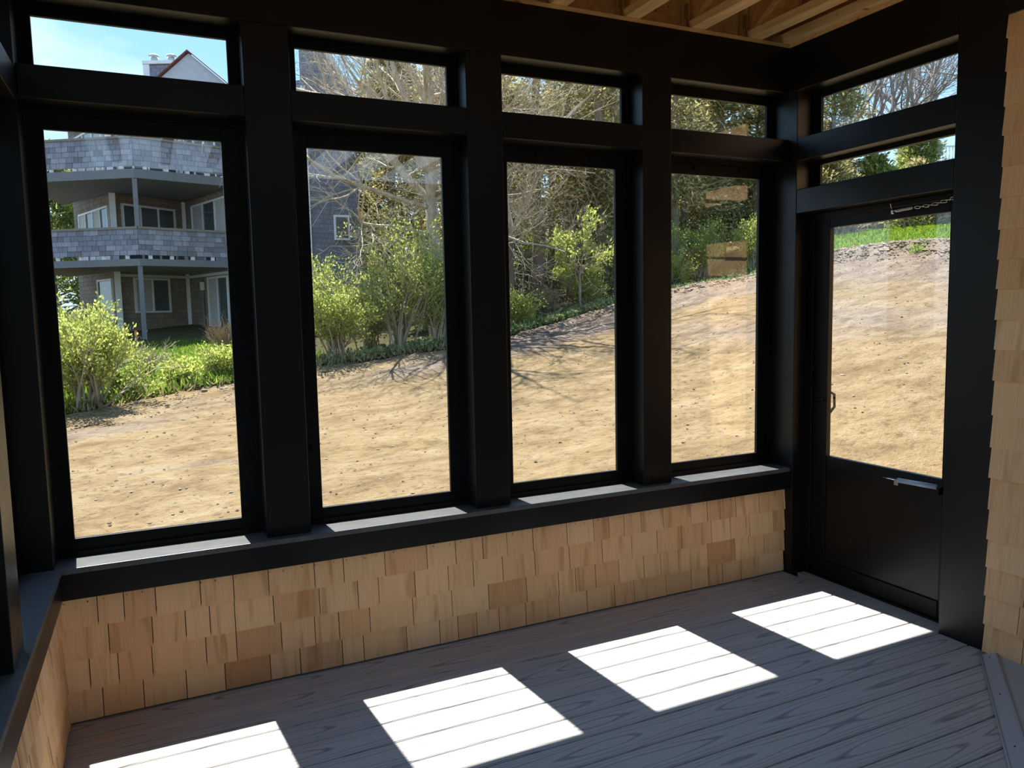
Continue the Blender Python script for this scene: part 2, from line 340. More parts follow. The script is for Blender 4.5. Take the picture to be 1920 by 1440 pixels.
for (a, b) in ((-.16, 0.0), (.774, .956), (1.728, 1.907), (2.684, 2.861)): member('post', wb, 'back', a, b, 0, .17, SILL if a > 0 else -.05, ZH)
member('header_beam', wb, 'back', -.16, XP, 0, .17, ZH, ZT)
for (a, b) in ((0, .774), (.956, 1.728), (1.907, 2.684), (2.861, XP)): member('transom_rail', wb, 'back', a, b, .0005, .16, ZRB, ZRT)

# ------------------------------------------------------------------ wall_left
wl = empty('wall_left', (0, 0, 0), label='left knee wall of cedar shingles with black sill and posts', cat='wall', kind='structure')
part('knee_wall_core', MB().box(-.15, -.001, YB, -.001, -.05, SILL - .03), M['membrane'], wl)
shingle_run(wl, (0, -2.9), PI / 2, 2.9, [.010, .127, .253, .379, KNEE], rng, SH, .09, .205)
part('sill_apron', MB().box(0, .020, YB, -.05, KNEE - .004, SILL - .022), M['black'], wl)
part('sill_board', MB().box(-.15, .024, YB, -.053, SILL - .022, SILL), M['sill'], wl)
lops = [(-.03, -.785), (-.957, -1.73), (-1.90, -2.67), (-2.84, -3.61), (-3.78, -4.5)]
member('post', wl, 'left', -.785 - .172, -.785, 0, .17, SILL, ZH)
for a, b in lops[1:]: member('post', wl, 'left', b - .17, b, 0, .17, SILL, ZH)
member('corner_post', wl, 'left', -.03, -.001, 0, .17, SILL, ZH)
member('header_beam', wl, 'left', YB, -.001, 0, .17, ZH, ZT)
for a, b in lops: member('transom_rail', wl, 'left', b, a, .0005, .16, ZRB - .02, ZRT - .02)

# ------------------------------------------------------------------ wall_right (door wall) and the shingled house wall
wr = empty('wall_right', (XP, 0, 0), label='black door wall with corner post and stacked transom rails', cat='wall', kind='structure')
member('corner_post', wr, 'right', -.062, .17, 0, .18, -.03, ZH)
member('post', wr, 'right', -1.2085, -.985, 0, .18, -.03, ZT)
member('header_beam', wr, 'right', -.984, .17, 0, .18, ZH, ZT)
member('header_beam', wr, 'right', YB, -1.209, -.03, .18, ZH, ZT)
member('transom_rail', wr, 'right', -.984, -.063, .0005, .16, 2.345, 2.470)
member('transom_rail', wr, 'right', -.984, -.063, .0005, .16, 2.062, 2.192)
wh = empty('wall_house', (XP, -1.21, 0), label='full-height cedar-shingled house wall at the right edge', cat='wall', kind='structure')
part('wall_core', MB().box(XP - .012, XP + .2, YB, -1.212, -.03, ZH), M['membrane'], wh)
part('outer_wall_core', MB().box(XP + .2, 9.0, -1.5, -1.235, -.6, 3.3), M['membrane'], wh)
zc = [.012, .137, .265, .395, .523, .653, .791, .925, 1.065, 1.217, 1.351, 1.476, 1.604, 1.731, 1.859, 1.987, 2.117, 2.243, 2.361, 2.498, 2.628, 2.722]
shingle_run(wh, (XP - .012, -1.213), -PI / 2, 1.25, zc, rng, SH, .17, .30, .018, jig=.004)
shingle_run(wh, (8.2, -1.235), PI, 4.3, [-.1 + .146 * i for i in range(22)], rng, SH, .24, .42, .018, jig=.004)

yd = part('added_screen', MB().box(-14, 16, -11.2, -11.0, -1.0, 3.7), M['blocker'], None); LOC[yd.name] = (0, 0, 0)  # added unseen screen, keeps low sky out of the glass reflections
tag(yd, 'added dark yard screen beyond the open front of the porch', 'wall', kind='structure')
wf = part('wall_front', MB().box(0, XP + .2, YB - .15, YB, 2.55, ZT), M['membrane'], None)  # unseen end of the porch, shaped open so outside light fills the room
tag(wf, 'unseen porch front with plain header, left open to let light in', 'wall', kind='structure'); LOC[wf.name] = (0, 0, 0)
member('front_post', wf, 'back', -.16, .0, YB - .15, YB, -.03, ZT); member('front_post', wf, 'back', 1.8, 1.97, YB - .15, YB, -.03, 2.55)
# ------------------------------------------------------------------ windows
def window(name, side, u0, u1, z0, z1, mu, mz0, mz1, label, clips=True):
    """frame ring filling the opening, glass pane set in it, small turn clips"""
    f = FR[side]; base = f((u0 + u1) / 2, .13, z0)
    w = empty(name, base, label=label, cat='window', kind='structure')
    mb = MB(); n0, n1 = .122, .142; ml, mr = mu if isinstance(mu, tuple) else (mu, mu)
    fbox(mb, side, u0, u0 + ml, n0, n1, z0, z1); fbox(mb, side, u1 - mr, u1, n0, n1, z0, z1)
    fbox(mb, side, u0 + ml, u1 - mr, n0, n1, z0, z0 + mz0); fbox(mb, side, u0 + ml, u1 - mr, n0, n1, z1 - mz1, z1)
    bevel(part('window_frame', mb, M['frame'], w), .002)
    mb = MB(); q = .022                                   # outer stop set round the opening
    for a in ((u0, u0 + q, z0, z1), (u1 - q, u1, z0, z1), (u0 + q, u1 - q, z0, z0 + q), (u0 + q, u1 - q, z1 - q, z1)): fbox(mb, side, a[0], a[1], .108, .122, a[2], a[3])
    part('stop_bead', mb, M['frame'], w)
    part('pane', fbox(MB(), side, u0 + ml - .004, u1 - mr + .004, .130, .134, z0 + mz0 - .004, z1 - mz1 + .004), M['glass'], w)
    if clips:
        sp = [(u0 + ml * .5, z0 + (z1 - z0) * t) for t in (.2, .5, .8)] + [(u1 - mr * .5, z0 + (z1 - z0) * t) for t in (.2, .5, .8)] + [(u0 + (u1 - u0) * t, z1 - mz1 * .55) for t in (.3, .7)]
        for (cu, cz) in sp:
            mb = MB(); fbox(mb, side, cu - .005, cu + .005, .110, .122, cz - .011, cz + .011); fbox(mb, side, cu - .0025, cu + .0025, .104, .110, cz - .0025, cz + .0025)
            part('turn_clip', mb, M['frame'], w)
    return w
OP = [(0, .774), (.956, 1.728), (1.907, 2.684), (2.861, XP)]
words = ['leftmost tall black-framed window, showing the grey shingled house', 'tall black-framed window second from the left, showing the bare tree', 'tall black-framed window third from the left, showing dark cedar trunks', 'tall black-framed window next to the corner post by the door']
words2 = ['transom window at upper left showing blue sky and a gable', 'transom window second from the left, above the bare tree trunk', 'transom window third from the left, full of pale twigs', 'transom window nearest the corner on the back wall']
for i, (a, b) in enumerate(OP):
    window('window_%d' % (i + 1), 'back', a, b, SILL, ZRB, ((.060, .086), (.077, .080), (.075, .086), (.078, .096))[i], .070, .082, words[i])
    window('window_%d' % (i + 5), 'back', a, b, ZRT, ZH, .045, .030, .042, words2[i], False)
window('window_9', 'right', -.984, -.063, 2.470, ZH, .05, .03, .038, 'upper transom over the door, showing bare winter branches', False)
window('window_10', 'right', -.984, -.063, 2.192, 2.345, .05, .012, .022, 'lower narrow transom directly above the door', False)
for i, (a, b) in enumerate(lops[:2]):
    window('window_%d' % (11 + i), 'left', b, a, SILL, ZRB - .02, .077, .07, .08, ['left-wall window beside the corner', 'left-wall window behind the wide left post'][i], False)
    window('window_%d' % (13 + i), 'left', b, a, ZRT - .02, ZH, .045, .03, .042, ['left-wall transom beside the corner', 'left-wall transom behind the wide left post'][i], False)

# ------------------------------------------------------------------ door
dr = empty('door_1', (XP + .145, -.52, 0), label='black half-glazed storm door with chain and closer', cat='door', kind='structure')
member('door_jamb', dr, 'right', -.095, -.0625, .105, .18, 0, 2.06, 'frame'); member('door_jamb', dr, 'right', -.984, -.955, .105, .18, 0, 2.06, 'frame')
member('head_jamb', dr, 'right', -.954, -.096, .105, .18, 2.035, 2.0615, 'frame')
D0, D1 = -.952, -.098
member('stile', dr, 'right', D1 - .092, D1, .12, .155, .012, 2.032, 'frame'); member('stile', dr, 'right', D0, D0 + .06, .12, .155, .012, 2.032, 'frame')
member('top_rail', dr, 'right', D0 + .061, D1 - .093, .12, .155, 1.975, 2.032, 'frame')
member('kick_panel', dr, 'right', D0 + .061, D1 - .093, .126, .152, .10, .706, 'black')
member('bottom_rail', dr, 'right', D0 + .061, D1 - .093, .116, .155, .012, .099, 'frame')
part('pane', fbox(MB(), 'right', D0 + .058, D1 - .09, .136, .140, .704, 1.978), M['glass'], dr)
part('threshold', fbox(MB(), 'right', -.984, -.063, .10, .18, -.02, .012), M['frame'], dr)
h = part('latch_handle', MB().tube([(XP + .118, D1 - .045, 1.02), (XP + .085, D1 - .055, 1.025), (XP + .080, D1 - .075, 1.028), (XP + .082, D1 - .092, 1.03)], [.010, .008, .007, .006], 8), M['frame'], dr, True)
part('outer_grip', MB().tube([(XP + .157, D1 - .070, 1.07), (XP + .185, D1 - .086, 1.05), (XP + .185, D1 - .088, .98), (XP + .157, D1 - .075, .94)], .008, 8), M['black'], dr, True)
# pneumatic closer
clo = empty('door_closer', (0, 0, 0)); clo.parent = dr; clo.location = (0, 0, 0); LOC[clo.name] = LOC[dr.name]
part('closer_tube', MB().tube([(XP + .075, -.690, .668), (XP + .075, -.905, .676)], .0125, 12), M['closer'], clo, True)
part('closer_rod', MB().tube([(XP + .075, -.600, .665), (XP + .075, -.690, .668)], .003, 6), M['chrome'], clo, True)
part('closer_bracket', MB().box(XP + .068, XP + .12, -.696, -.672, .642, .672), M['chrome'], clo)
part('closer_end_bracket', MB().box(XP + .066, XP + .12, -.918, -.904, .640, .676), M['frame'], clo)
# wind chain: bracket, spring, links
chn = empty('wind_chain', (0, 0, 0)); chn.parent = dr; chn.location = (0, 0, 0); LOC[chn.name] = LOC[dr.name]
part('chain_bracket', MB().box(XP + .09, XP + .104, -.606, -.594, 1.998, 2.028).tube([(XP + .092, -.596, 2.026), (XP + .085, -.598, 2.045), (XP + .085, -.592, 2.056)], .0025, 6), M['chrome'], chn, True)
pts = [(XP + .085 + .0065 * math.cos(t), -.625 - .095 * i / 140, 2.010 + .004 * i / 140 + .0065 * math.sin(t)) for i, t in enumerate(np.linspace(0, 2 * PI * 16, 141))]
part('spring', MB().tube([(XP + .088, -.604, 2.014)] + pts + [(XP + .085, -.735, 2.012)], .0016, 5), M['chrome'], chn, True)
for i in range(9):
    t = i / 9; y = -.735 - .205 * t; z = 2.012 + .022 * t - .006 * math.sin(PI * t); ring = []
    for a in np.linspace(0, 2 * PI, 13):
        cy, cs = .0155 * math.cos(a), .006 * math.sin(a)
        ring.append((XP + .085 + (cs if i % 2 else 0), y - .011 + cy, z + (0 if i % 2 else cs) + .1 * cy))
    part('chain_link', MB().tube(ring, .0018, 5, False), M['chrome'], chn, True)

# ------------------------------------------------------------------ floor
fl = part('floor', MB().box(-.15, XP + .19, YB, .15, -.25, -.028), M['under'], None)
LOC[fl.name] = (0, 0, 0); tag(fl, 'grey composite deck floor of long boards', 'floor', kind='structure')
bw, pitch = .1380, .1445
def board_mesh(length):
    mb = MB(); r = .0035; h = bw / 2; pr = [(-h, -.026), (h, -.026), (h, -r), (h - r, 0), (-h + r, 0), (-h, -r)]; n = len(pr)
    mb.add([(-length / 2, y, z) for y, z in pr] + [(length / 2, y, z) for y, z in pr], [tuple(range(n)), tuple(reversed(range(n, 2 * n)))] + [(i, n + i, n + (i + 1) % n, (i + 1) % n) for i in range(n)])
    return mb.mesh('deck_board', M['deck'])
bm_long, bm_short = board_mesh(XP + .045), board_mesh(XP - .002)
for k in range(-1, 31):
    y = -(.1221 + (k + .5) * pitch); lg = -.985 < y < -.06
    o = link('deck_board', bm_long if lg else bm_short, fl, ((XP + .045) / 2 if lg else (XP - .002) / 2 + .0, y, 0))
part('border_board', MB().box(XP + .050, XP + .179, -.984, -.064, -.026, .001), M['deck'], fl)
# low raised panel with an edging strip, lying at the foot of the house wall
hp = empty('edge_panel', (3.45, -1.55, 0), label='grey raised floor panel with a light edging strip by the right wall', cat='panel')
part('panel', MB().prism([(3.648, -1.270), (2.42, -2.25), (3.648, -2.25)], .0005, .022), M['strip'], hp)
part('edging_strip', MB().add([(3.605, -1.226, .004), (2.40, -2.187, .004), (2.48, -2.205, .026), (3.650, -1.268, .026), (3.605, -1.226, .0), (2.40, -2.187, .0)],
                              [(0, 1, 2, 3), (0, 4, 5, 1)]), M['strip'], hp)
for a, b in (((3.605, -1.228, .006), (2.40, -2.189, .006)), ((3.650, -1.268, .026), (2.48, -2.205, .026))):
    part('edge_bead', MB().tube([a, b], .0045, 6), M['strip'], hp, True)
for t in (.03, .26, .52, .78):
    x, y = 3.628 - 1.19 * t, -1.248 - .95 * t; part('screw', MB().tube([(x, y, .014), (x, y, .0175)], .003, 6), M['under'], hp)

# ------------------------------------------------------------------ ceiling: trusses, plates, sheathing
ce = part('ceiling', MB().box(-.55, 4.25, YB - .1, .52, 3.42, 3.45), M['osb'], None)
LOC[ce.name] = (0, 0, 0); tag(ce, 'open plywood roof deck over exposed wooden trusses', 'ceiling', kind='structure')
part('roof_covering', MB().box(-.56, 4.26, YB - .1, .53, 3.452, 3.48), M['roof'], ce)
part('eave_board', MB().box(-.55, 4.25, .40, .43, 2.93, 3.419), M['black'], ce)
part('eave_board', MB().box(4.15, 4.18, YB, .399, 2.93, 3.419), M['black'], ce); part('eave_board', MB().box(-.48, -.45, YB, .399, 2.93, 3.419), M['black'], ce)
part('top_plate', MB().box(-.16, XP + .18, .004, .15, ZT + .001, ZT + .021), M['plate'], ce)
part('top_plate', MB().box(XP + .002, XP + .18, YB, .002, ZT + .001, ZT + .021), M['plate'], ce)
part('rim_board', MB().box(-.16, XP + .18, .10, .13, ZT + .022, 3.418), M['osb'], ce)
part('rim_board', MB().box(XP + .08, XP + .11, YB, .099, ZT + .022, 3.418), M['osb'], ce)
part('rim_board', MB().box(-.13, -.10, YB, .099, ZT + .022, 3.418), M['osb'], ce)
Z0 = ZT + .0225
tcache = {}
def truss(x, first=[None]):
    t = link('truss', None, ce, (x, 0, 0)); w = .042
    if 'bc' not in tcache:
        tcache['bc'] = MB().box(-w, w, YB + .1, .095, Z0, Z0 + .040).mesh('bottom_chord', M['lumber'])
        tcache['tc'] = MB().box(-w, w, YB + .1, .095, 3.378, 3.417).mesh('top_chord', M['lumber'])
        tcache['ep'] = MB().box(-w * .9, w * .9, .055, .094, Z0 + .041, 3.377).mesh('end_panel', M['lumber'])
        tcache['tie'] = MB().box(-w - .004, -w - .001, .03, .062, Z0 + .06, Z0 + .13).slab([(-w - .004, .012, Z0 - .02), (-w - .004, .05, Z0 - .02), (-w - .004, .04, Z0 + .06), (-w - .004, .034, Z0 + .06)], (.003, 0, 0)).mesh('tie_clip', M['galv'])
        tcache['gus'] = MB().box(-w * .35, w * .35, -.30, .054, Z0 + .041, 3.377).mesh('web_panel', M['osb'])
        L_ = []
        y = -.02
        for i in range(5):
            a, b = (y, y - .55) if i % 2 == 0 else (y - .55, y)
            mb = MB().slab([(-w * .7, a + .025, Z0 + .042), (-w * .7, a - .025, Z0 + .042), (-w * .7, b - .025, 3.376), (-w * .7, b + .025, 3.376)], (w * 1.4, 0, 0)); L_.append(mb.mesh('web_member', M['lumber'])); y -= .55
        tcache['web'] = L_
    for nm, key in (('bottom_chord', 'bc'), ('top_chord', 'tc'), ('end_panel', 'ep'), ('tie_clip', 'tie'), ('web_panel', 'gus')): link(nm, tcache[key], t)
    for me in tcache['web']: link('web_member', me, t)
for x in (3.425, 3.035, 2.63, 2.215, 1.81, 1.405, 1.0, .595, .19): truss(x)
part('edge_chord', MB().box(XP - .045, XP + .06, YB + .1, .095, Z0, Z0 + .05), M['lumber'], ce)

# ------------------------------------------------------------------ terrain outside
TERR = [(-0.34, 4.39, -0.33), (1.06, 3.96, -0.25), (2.91, 3.55, -0.14), (4.46, 3.06, -0.03), (5.64, 2.41, 0.13), (6.4, 0.94, 0.06), (-0.98, 11.05, -0.01), (1.85, 12.52, 0.26), (3.48, 12.89, 0.45), (6.5, 13.17, 0.71), (8.21, 13.5, 0.92), (11.35, 13.76, 1.56), (13.35, 13.97, 1.94), (15.81, 13.4, 2.23), (15.79, 10.69, 2.77), (16.6, 8.1, 2.85), (9.23, 4.7, 0.95), (9.84, 3.31, 0.97), (8.04, 6.32, 0.52), (5.89, 6.75, 0.28), (3.33, 7.36, 0.01), (0.39, 7.07, -0.12), (19.06, 13.67, 3.47), (22.35, 12.16, 3.75), (0.23, 24.45, 0.94), (1.22, 19.51, 0.61), (7.23, 22.32, 1.34), (14.01, 21.47, 2.35), (20.75, 20.68, 3.73), (31.75, 22.41, 5.88), (36.31, 20.29, 6.16), (-1.53, 15.24, 0.45), (14.73, 5.58, 2.17),
        (1.8, -1.5, -.55), (-3, -1, -.5), (5.5, -2.5, -.3), (1.8, -8, -.7), (-14, 6, -.4), (-14, 24, .6), (44, 32, 9.2), (52, 33, 10.4), (20, 45, 4), (-8, 50, 1.5), (56, 10, 9), (30, -5, 4.5), (-25, 0, -.6), (-25, 55, 1.5), (58, 58, 11), (30, 60, 6)]
TP = np.array(TERR)
def _phi(r): return r * r * np.log(r + 1e-6)
_n = len(TP); _d = np.linalg.norm(TP[:, None, :2] - TP[None, :, :2], axis=2)
_A = np.zeros((_n + 3, _n + 3)); _A[:_n, :_n] = _phi(_d) + np.eye(_n) * .6; _A[:_n, _n] = 1; _A[:_n, _n + 1:] = TP[:, :2]; _A[_n:, :_n] = _A[:_n, _n:].T
_w = np.linalg.solve(_A, np.concatenate([TP[:, 2], np.zeros(3)]))
EDGE = np.array([(-30.0, 2.0), (-8.0, 8.2), (-2.73, 10.18), (-0.98, 11.05), (0.28, 11.92), (1.85, 12.52), (3.48, 12.89), (4.94, 12.99), (6.5, 13.17), (8.21, 13.5), (9.72, 13.71), (11.35, 13.76), (13.35, 13.97), (15.81, 13.4), (15.95, 12.26), (15.79, 10.69), (16.24, 9.38), (16.6, 8.1), (16.25, 6.02), (15.6, 2.0), (15.0, -9.0)])
def ground_base(x, y):
    x = np.atleast_1d(np.asarray(x, float)); y = np.atleast_1d(np.asarray(y, float))
    r = np.sqrt((x[:, None] - TP[None, :, 0]) ** 2 + (y[:, None] - TP[None, :, 1]) ** 2)
    return _phi(r) @ _w[:_n] + _w[_n] + _w[_n + 1] * x + _w[_n + 2] * y
def edge_dist(x, y):              # signed: positive on the planted side of the dirt edge
    x = np.atleast_1d(np.asarray(x, float)); y = np.atleast_1d(np.asarray(y, float)); best = np.full(len(x), 1e9); sg = np.ones(len(x))
    for a, b in zip(EDGE[:-1], EDGE[1:]):
        d = b - a; t = np.clip(((x - a[0]) * d[0] + (y - a[1]) * d[1]) / (d @ d), 0, 1); px, py = a[0] + t * d[0] - x, a[1] + t * d[1] - y
        D = np.hypot(px, py); s_ = np.sign(d[0] * (y - a[1]) - d[1] * (x - a[0])); m = D < best; best[m] = D[m]; sg[m] = s_[m]
    return best * sg
def ridge(x, y, ed):
    amp = np.clip((x - 6.5) / 5, 0, 1) * .13 + .02
    return amp * np.exp(-((ed + .5) / .45) ** 2)
def gz(x, y): return float(ground_base(x, y)[0] + ridge(np.array([x]), np.array([y]), edge_dist(x, y))[0])
gx = np.concatenate([np.arange(-26, -4, 1.2), np.arange(-4, 19, .16), np.arange(19, 34, .6), np.arange(34, 61, 1.5)])
gy = np.concatenate([np.arange(-9, 1.5, .8), np.arange(1.5, 16, .16), np.arange(16, 30, .6), np.arange(30, 62, 1.5)])
GX, GY = np.meshgrid(gx, gy); fx, fy = GX.ravel(), GY.ravel(); zb = ground_base(fx, fy); ed = edge_dist(fx, fy); zb = zb + ridge(fx, fy, ed)
rough = np.zeros(len(fx)); dense = (fx > -4) & (fx < 19) & (fy > 1.5) & (fy < 16)
for i in np.nonzero(dense)[0]:
    p = Vector((fx[i], fy[i], 0)); far = min(1, max(0, (ed[i] + 3.2) / 2.5)) if ed[i] < .3 else .5
    rough[i] = noise.noise(p * .9) * .05 + noise.noise(Vector((fx[i] * 1.4, fy[i] * 4.0, 3))) * .018 + noise.noise(p * 4.3) * (.014 + (.03 + .03 * (fx[i] > 8)) * far) + noise.noise(p * 9) * (.006 + (.022 + .03 * (fx[i] > 8)) * far)
zb = zb + rough
inside = (fx > -.5) & (fx < 4.2) & (fy > -5) & (fy < .4); zb[inside] = np.minimum(zb[inside], -.5)
nx, ny = len(gx), len(gy)
me = bpy.data.meshes.new('ground')
idx = np.arange(nx * ny).reshape(ny, nx); quads = np.stack([idx[:-1, :-1], idx[:-1, 1:], idx[1:, 1:], idx[1:, :-1]], -1).reshape(-1, 4)
me.from_pydata(np.stack([fx, fy, zb], 1).tolist(), [], quads.tolist())
lawn = np.clip(1 - np.hypot((fx - 1.4) / 2.6, (fy - 17.5) / 4.5), 0, 1) * 3
lawn = np.maximum(lawn, np.clip((fx - 14.8) / .6, 0, 1) * np.clip((15.5 - fy) / 1.0, 0, 1))
lawn = np.clip(lawn, 0, 1); lawn[fy < -4] = .4  # unseen ground behind the porch gets added turf to darken reflections
ca = me.color_attributes.new('cover', 'FLOAT_COLOR', 'POINT')
gmask = np.clip(.25 + .40 * np.clip((fx - 7) / 6, 0, 1) + .30 * np.exp(-((ed + 1.6) / 1.1) ** 2) - .25 * np.clip((5.5 - fy) / 2.5, 0, 1) * (fx < 9), 0, 1)
ca.data.foreach_set('color', np.stack([np.maximum(np.clip(.5 + ed / 1.2, 0, 1), (fy < -4).astype(float)), gmask, lawn, np.ones(len(fx))], 1).ravel())
me.polygons.foreach_set('use_smooth', [True] * len(me.polygons)); me.materials.append(M['dirt']); me.update()
gr = link('ground', me); tag(gr, 'bare sandy slope rising to lawn and woods', 'ground', kind='structure')

R = np.random.default_rng(5)
# clods, pebbles and litter on the dirt
def rock_verts(c, r, rng_):
    v = [(1, 0, 0), (-1, 0, 0), (0, 1, 0), (0, -1, 0), (0, 0, 1), (0, 0, -1)]; s_ = rng_.uniform(.6, 1.35, (6, 3)) * r * np.array([1.2, 1, .65])
    return [tuple(np.array(c) + np.array(a) * b) for a, b in zip(v, s_)], [(0, 2, 4), (2, 1, 4), (1, 3, 4), (3, 0, 4), (2, 0, 5), (1, 2, 5), (3, 1, 5), (0, 3, 5)]
mbd, mbl = MB(), MB()
cand = []
while len(cand) < 9000:
    x, y = R.uniform(-3.5, 17), R.uniform(2.5, 14); cand.append((x, y))
for _ in range(5200):
    t_ = R.uniform(11.2, 18.0); a_ = EDGE[int(t_)]; b_ = EDGE[int(t_) + 1]; q_ = a_ + (b_ - a_) * (t_ - int(t_)); cand.append((q_[0] - abs(R.normal()) * .9, q_[1] - abs(R.normal()) * .5))
cand = np.array(cand); ce_ = edge_dist(cand[:, 0], cand[:, 1]); cz = ground_base(cand[:, 0], cand[:, 1]) + ridge(cand[:, 0], cand[:, 1], ce_)
for (x, y), d_, z in zip(cand, ce_, cz):
    if d_ > -.05: continue
    near = math.exp(-((d_ + .5) / .8) ** 2); u = R.random()
    if u > .35 + .65 * near: continue
    r = R.uniform(.007, .022) + near * R.uniform(0, .06 if x > 8 else .035) * R.random()
    (mbl if R.random() < .38 else mbd).add(*rock_verts((x, y, z + r * .2 + noise.noise(Vector((x, y, 0)) * .9) * .05), r, R))
tag(link('dirt_clods', mbd.mesh('dirt_clods', M['soil'])), 'dark crumbled soil clods scattered over the dirt', 'soil', kind='stuff')
tag(link('pebbles', mbl.mesh('pebbles', M['stone'])), 'small pale pebbles scattered over the dirt', 'gravel', kind='stuff')
for (x, y, r, lab) in [(.55, 10.9, .075, 'rounded brown stone near the dirt edge in the leftmost window'), (1.2, 11.9, .09, 'pale stone at the foot of the weeds in the leftmost window'), (1.9, 6.4, .045, 'lone pale stone on open dirt below the second window view'), (5.1, 8.4, .06, 'dark stone on dirt among branch shadows in the third window'), (.3, 10.1, .055, 'flat grey stone in the dark soil band, leftmost window'), (8.2, 3.6, .06, 'pale stone on the dirt seen through the door')]:
    o = part('stone', (lambda mb: mb.add(*rock_verts((x, y, gz(x, y) + r * .3), r, R)) and mb)(MB()), M['stone'], None, True, True)
    m = o.modifiers.new('sub', 'SUBSURF'); m.levels = 2; m.render_levels = 2; tag(o, lab, 'stone', 'stones on the dirt')

# ------------------------------------------------------------------ plants
def grow(start, d, length, rad, depth, rng_, P, out, tips):
    """one branch as a bent polyline, then its children"""
    n = max(3, int(P.get('seg', 4))); pts = [np.array(start, float)]; d = np.array(d, float); d /= np.linalg.norm(d)
    for i in range(n):
        d = d + rng_.normal(size=3) * P['wob'] + np.array([0, 0, P['up']]); d /= np.linalg.norm(d); pts.append(pts[-1] + d * length / n)
    rr = [rad * (1 - (1 - P['taper']) * i / n) for i in range(n + 1)]
    out.append((pts, rr))
    if depth == 0: tips.append((pts, d)); return
    k = P['kids'][-depth] if isinstance(P['kids'], (list, tuple)) else P['kids']
    for j in range(k):
        t = rng_.uniform(P.get('t0', .35), 1.0); i = min(int(t * n), n - 1); b = pts[i] + (pts[i + 1] - pts[i]) * (t * n - i)
        dd = (pts[i + 1] - pts[i]); dd /= np.linalg.norm(dd); r_ = rng_.normal(size=3); r_ -= dd * (r_ @ dd); r_ /= np.linalg.norm(r_) + 1e-9
        sp_ = P['spread'] * rng_.uniform(.6, 1.3); nd = dd * math.cos(sp_) + r_ * math.sin(sp_)
        grow(b, nd, length * P['len'] * rng_.uniform(.7, 1.2), rr[i] * P['rad'], depth - 1, rng_, P, out, tips)
def tubes(out, kmax=6, rmin=.004):
    mb = MB()
    for pts, rr in out: mb.tube(pts, [max(r, rmin) for r in rr], kmax if rr[0] > .05 else (4 if rr[0] > .015 else 3), rr[0] > .05)
    return mb
def leafcloud(tips, per, size, rng_, spread=.07, along=(.15, 1.0)):
    P_, D_ = [], []
    for pts, d in tips:
        pts = np.array(pts); n = len(pts) - 1
        for _ in range(per):
            t = rng_.uniform(*along) * n; i = min(int(t), n - 1); P_.append(pts[i] + (pts[i + 1] - pts[i]) * (t - i) + rng_.normal(size=3) * spread); D_.append(d)
    P_ = np.array(P_); return P_, rng_.uniform(size * .6, size * 1.25, len(P_)), np.array(D_)

def bush(x, y, hgt, wid, label, cat, group, seed, leaf='ltshrub', per=12, lsize=.065, nst=18, stem='twig', depth=2, name='shrub', kids=(5, 5), lift=0):
    rg = np.random.default_rng(seed); z = gz(x, y) - .04; root = empty(name, (x, y, z), label=label, cat=cat, group=group)
    out, tips = [], []
    for i in range(nst):
        a = rg.uniform(0, 2 * PI); lean = rg.uniform(.05, 1.0) * math.atan2(wid * .5, hgt * .75); L_ = hgt * rg.uniform(.55, .92) / max(.55, math.cos(lean) + .12)
        grow((rg.normal() * .05 * wid, rg.normal() * .05 * wid, 0), (math.sin(lean) * math.cos(a), math.sin(lean) * math.sin(a), math.cos(lean)), L_ * .75, .014 * hgt ** .5, depth, rg, dict(wob=.13, up=.03, taper=.4, kids=list(kids), spread=.55, len=.45, rad=.6, seg=4, t0=.2), out, tips)
    link('stems', tubes(out, 4, .003).mesh('stems', M[stem]), root)
    if per:
        p, s_, d = leafcloud(tips, per, lsize, rg); link('foliage', leaves_mesh('foliage', p, s_, M[leaf], rg, .6, .25, d), root)['kind'] = 'stuff'
    return root

def bare_tree(x, y, hgt, rad, label, seed, lean=(0, 0), mat='bark', kids=(6, 6, 6), first=.25, group='bare trees', forks=3, name='bare_tree', spread=.75, buds=0):
    rg = np.random.default_rng(seed); z = gz(x, y) - .1; root = empty(name, (x, y, z), label=label, cat='tree', group=group)
    H1 = hgt * first; n = 5; pts = [np.array([lean[0] * hgt * (i / n) ** 1.3 * first, lean[1] * hgt * (i / n) ** 1.3 * first, H1 * i / n]) + rg.normal(size=3) * rad * .25 * (i > 0) for i in range(n + 1)]
    link('trunk', tubes([(pts, [rad * (1.25 - .4 * i / n) for i in range(n + 1)])], 9).mesh('trunk', M[mat], True), root)
    out, tips = [], []
    for j in range(forks):
        a = 2 * PI * j / forks + rg.uniform(-.5, .5); th = rg.uniform(.15, .5)
        grow(pts[-1] - np.array([0, 0, rad * .4]), (math.sin(th) * math.cos(a) + lean[0], math.sin(th) * math.sin(a) + lean[1], math.cos(th)), hgt * (1 - first) * rg.uniform(.65, .8), rad * .68, len(kids), rg, dict(wob=.14, up=.035, taper=.35, kids=list(kids), spread=spread, len=.55, rad=.52, seg=6, t0=.12), out, tips)
    link('branches', tubes(out, 6, .0035).mesh('branches', M[mat]), root)
    if buds:
        p, s_, d = leafcloud(tips, buds, .035, rg, .02); link('buds', leaves_mesh('buds', p, s_, M['brownleaf'], rg, .6, .1, d), root)['kind'] = 'stuff'
    return root

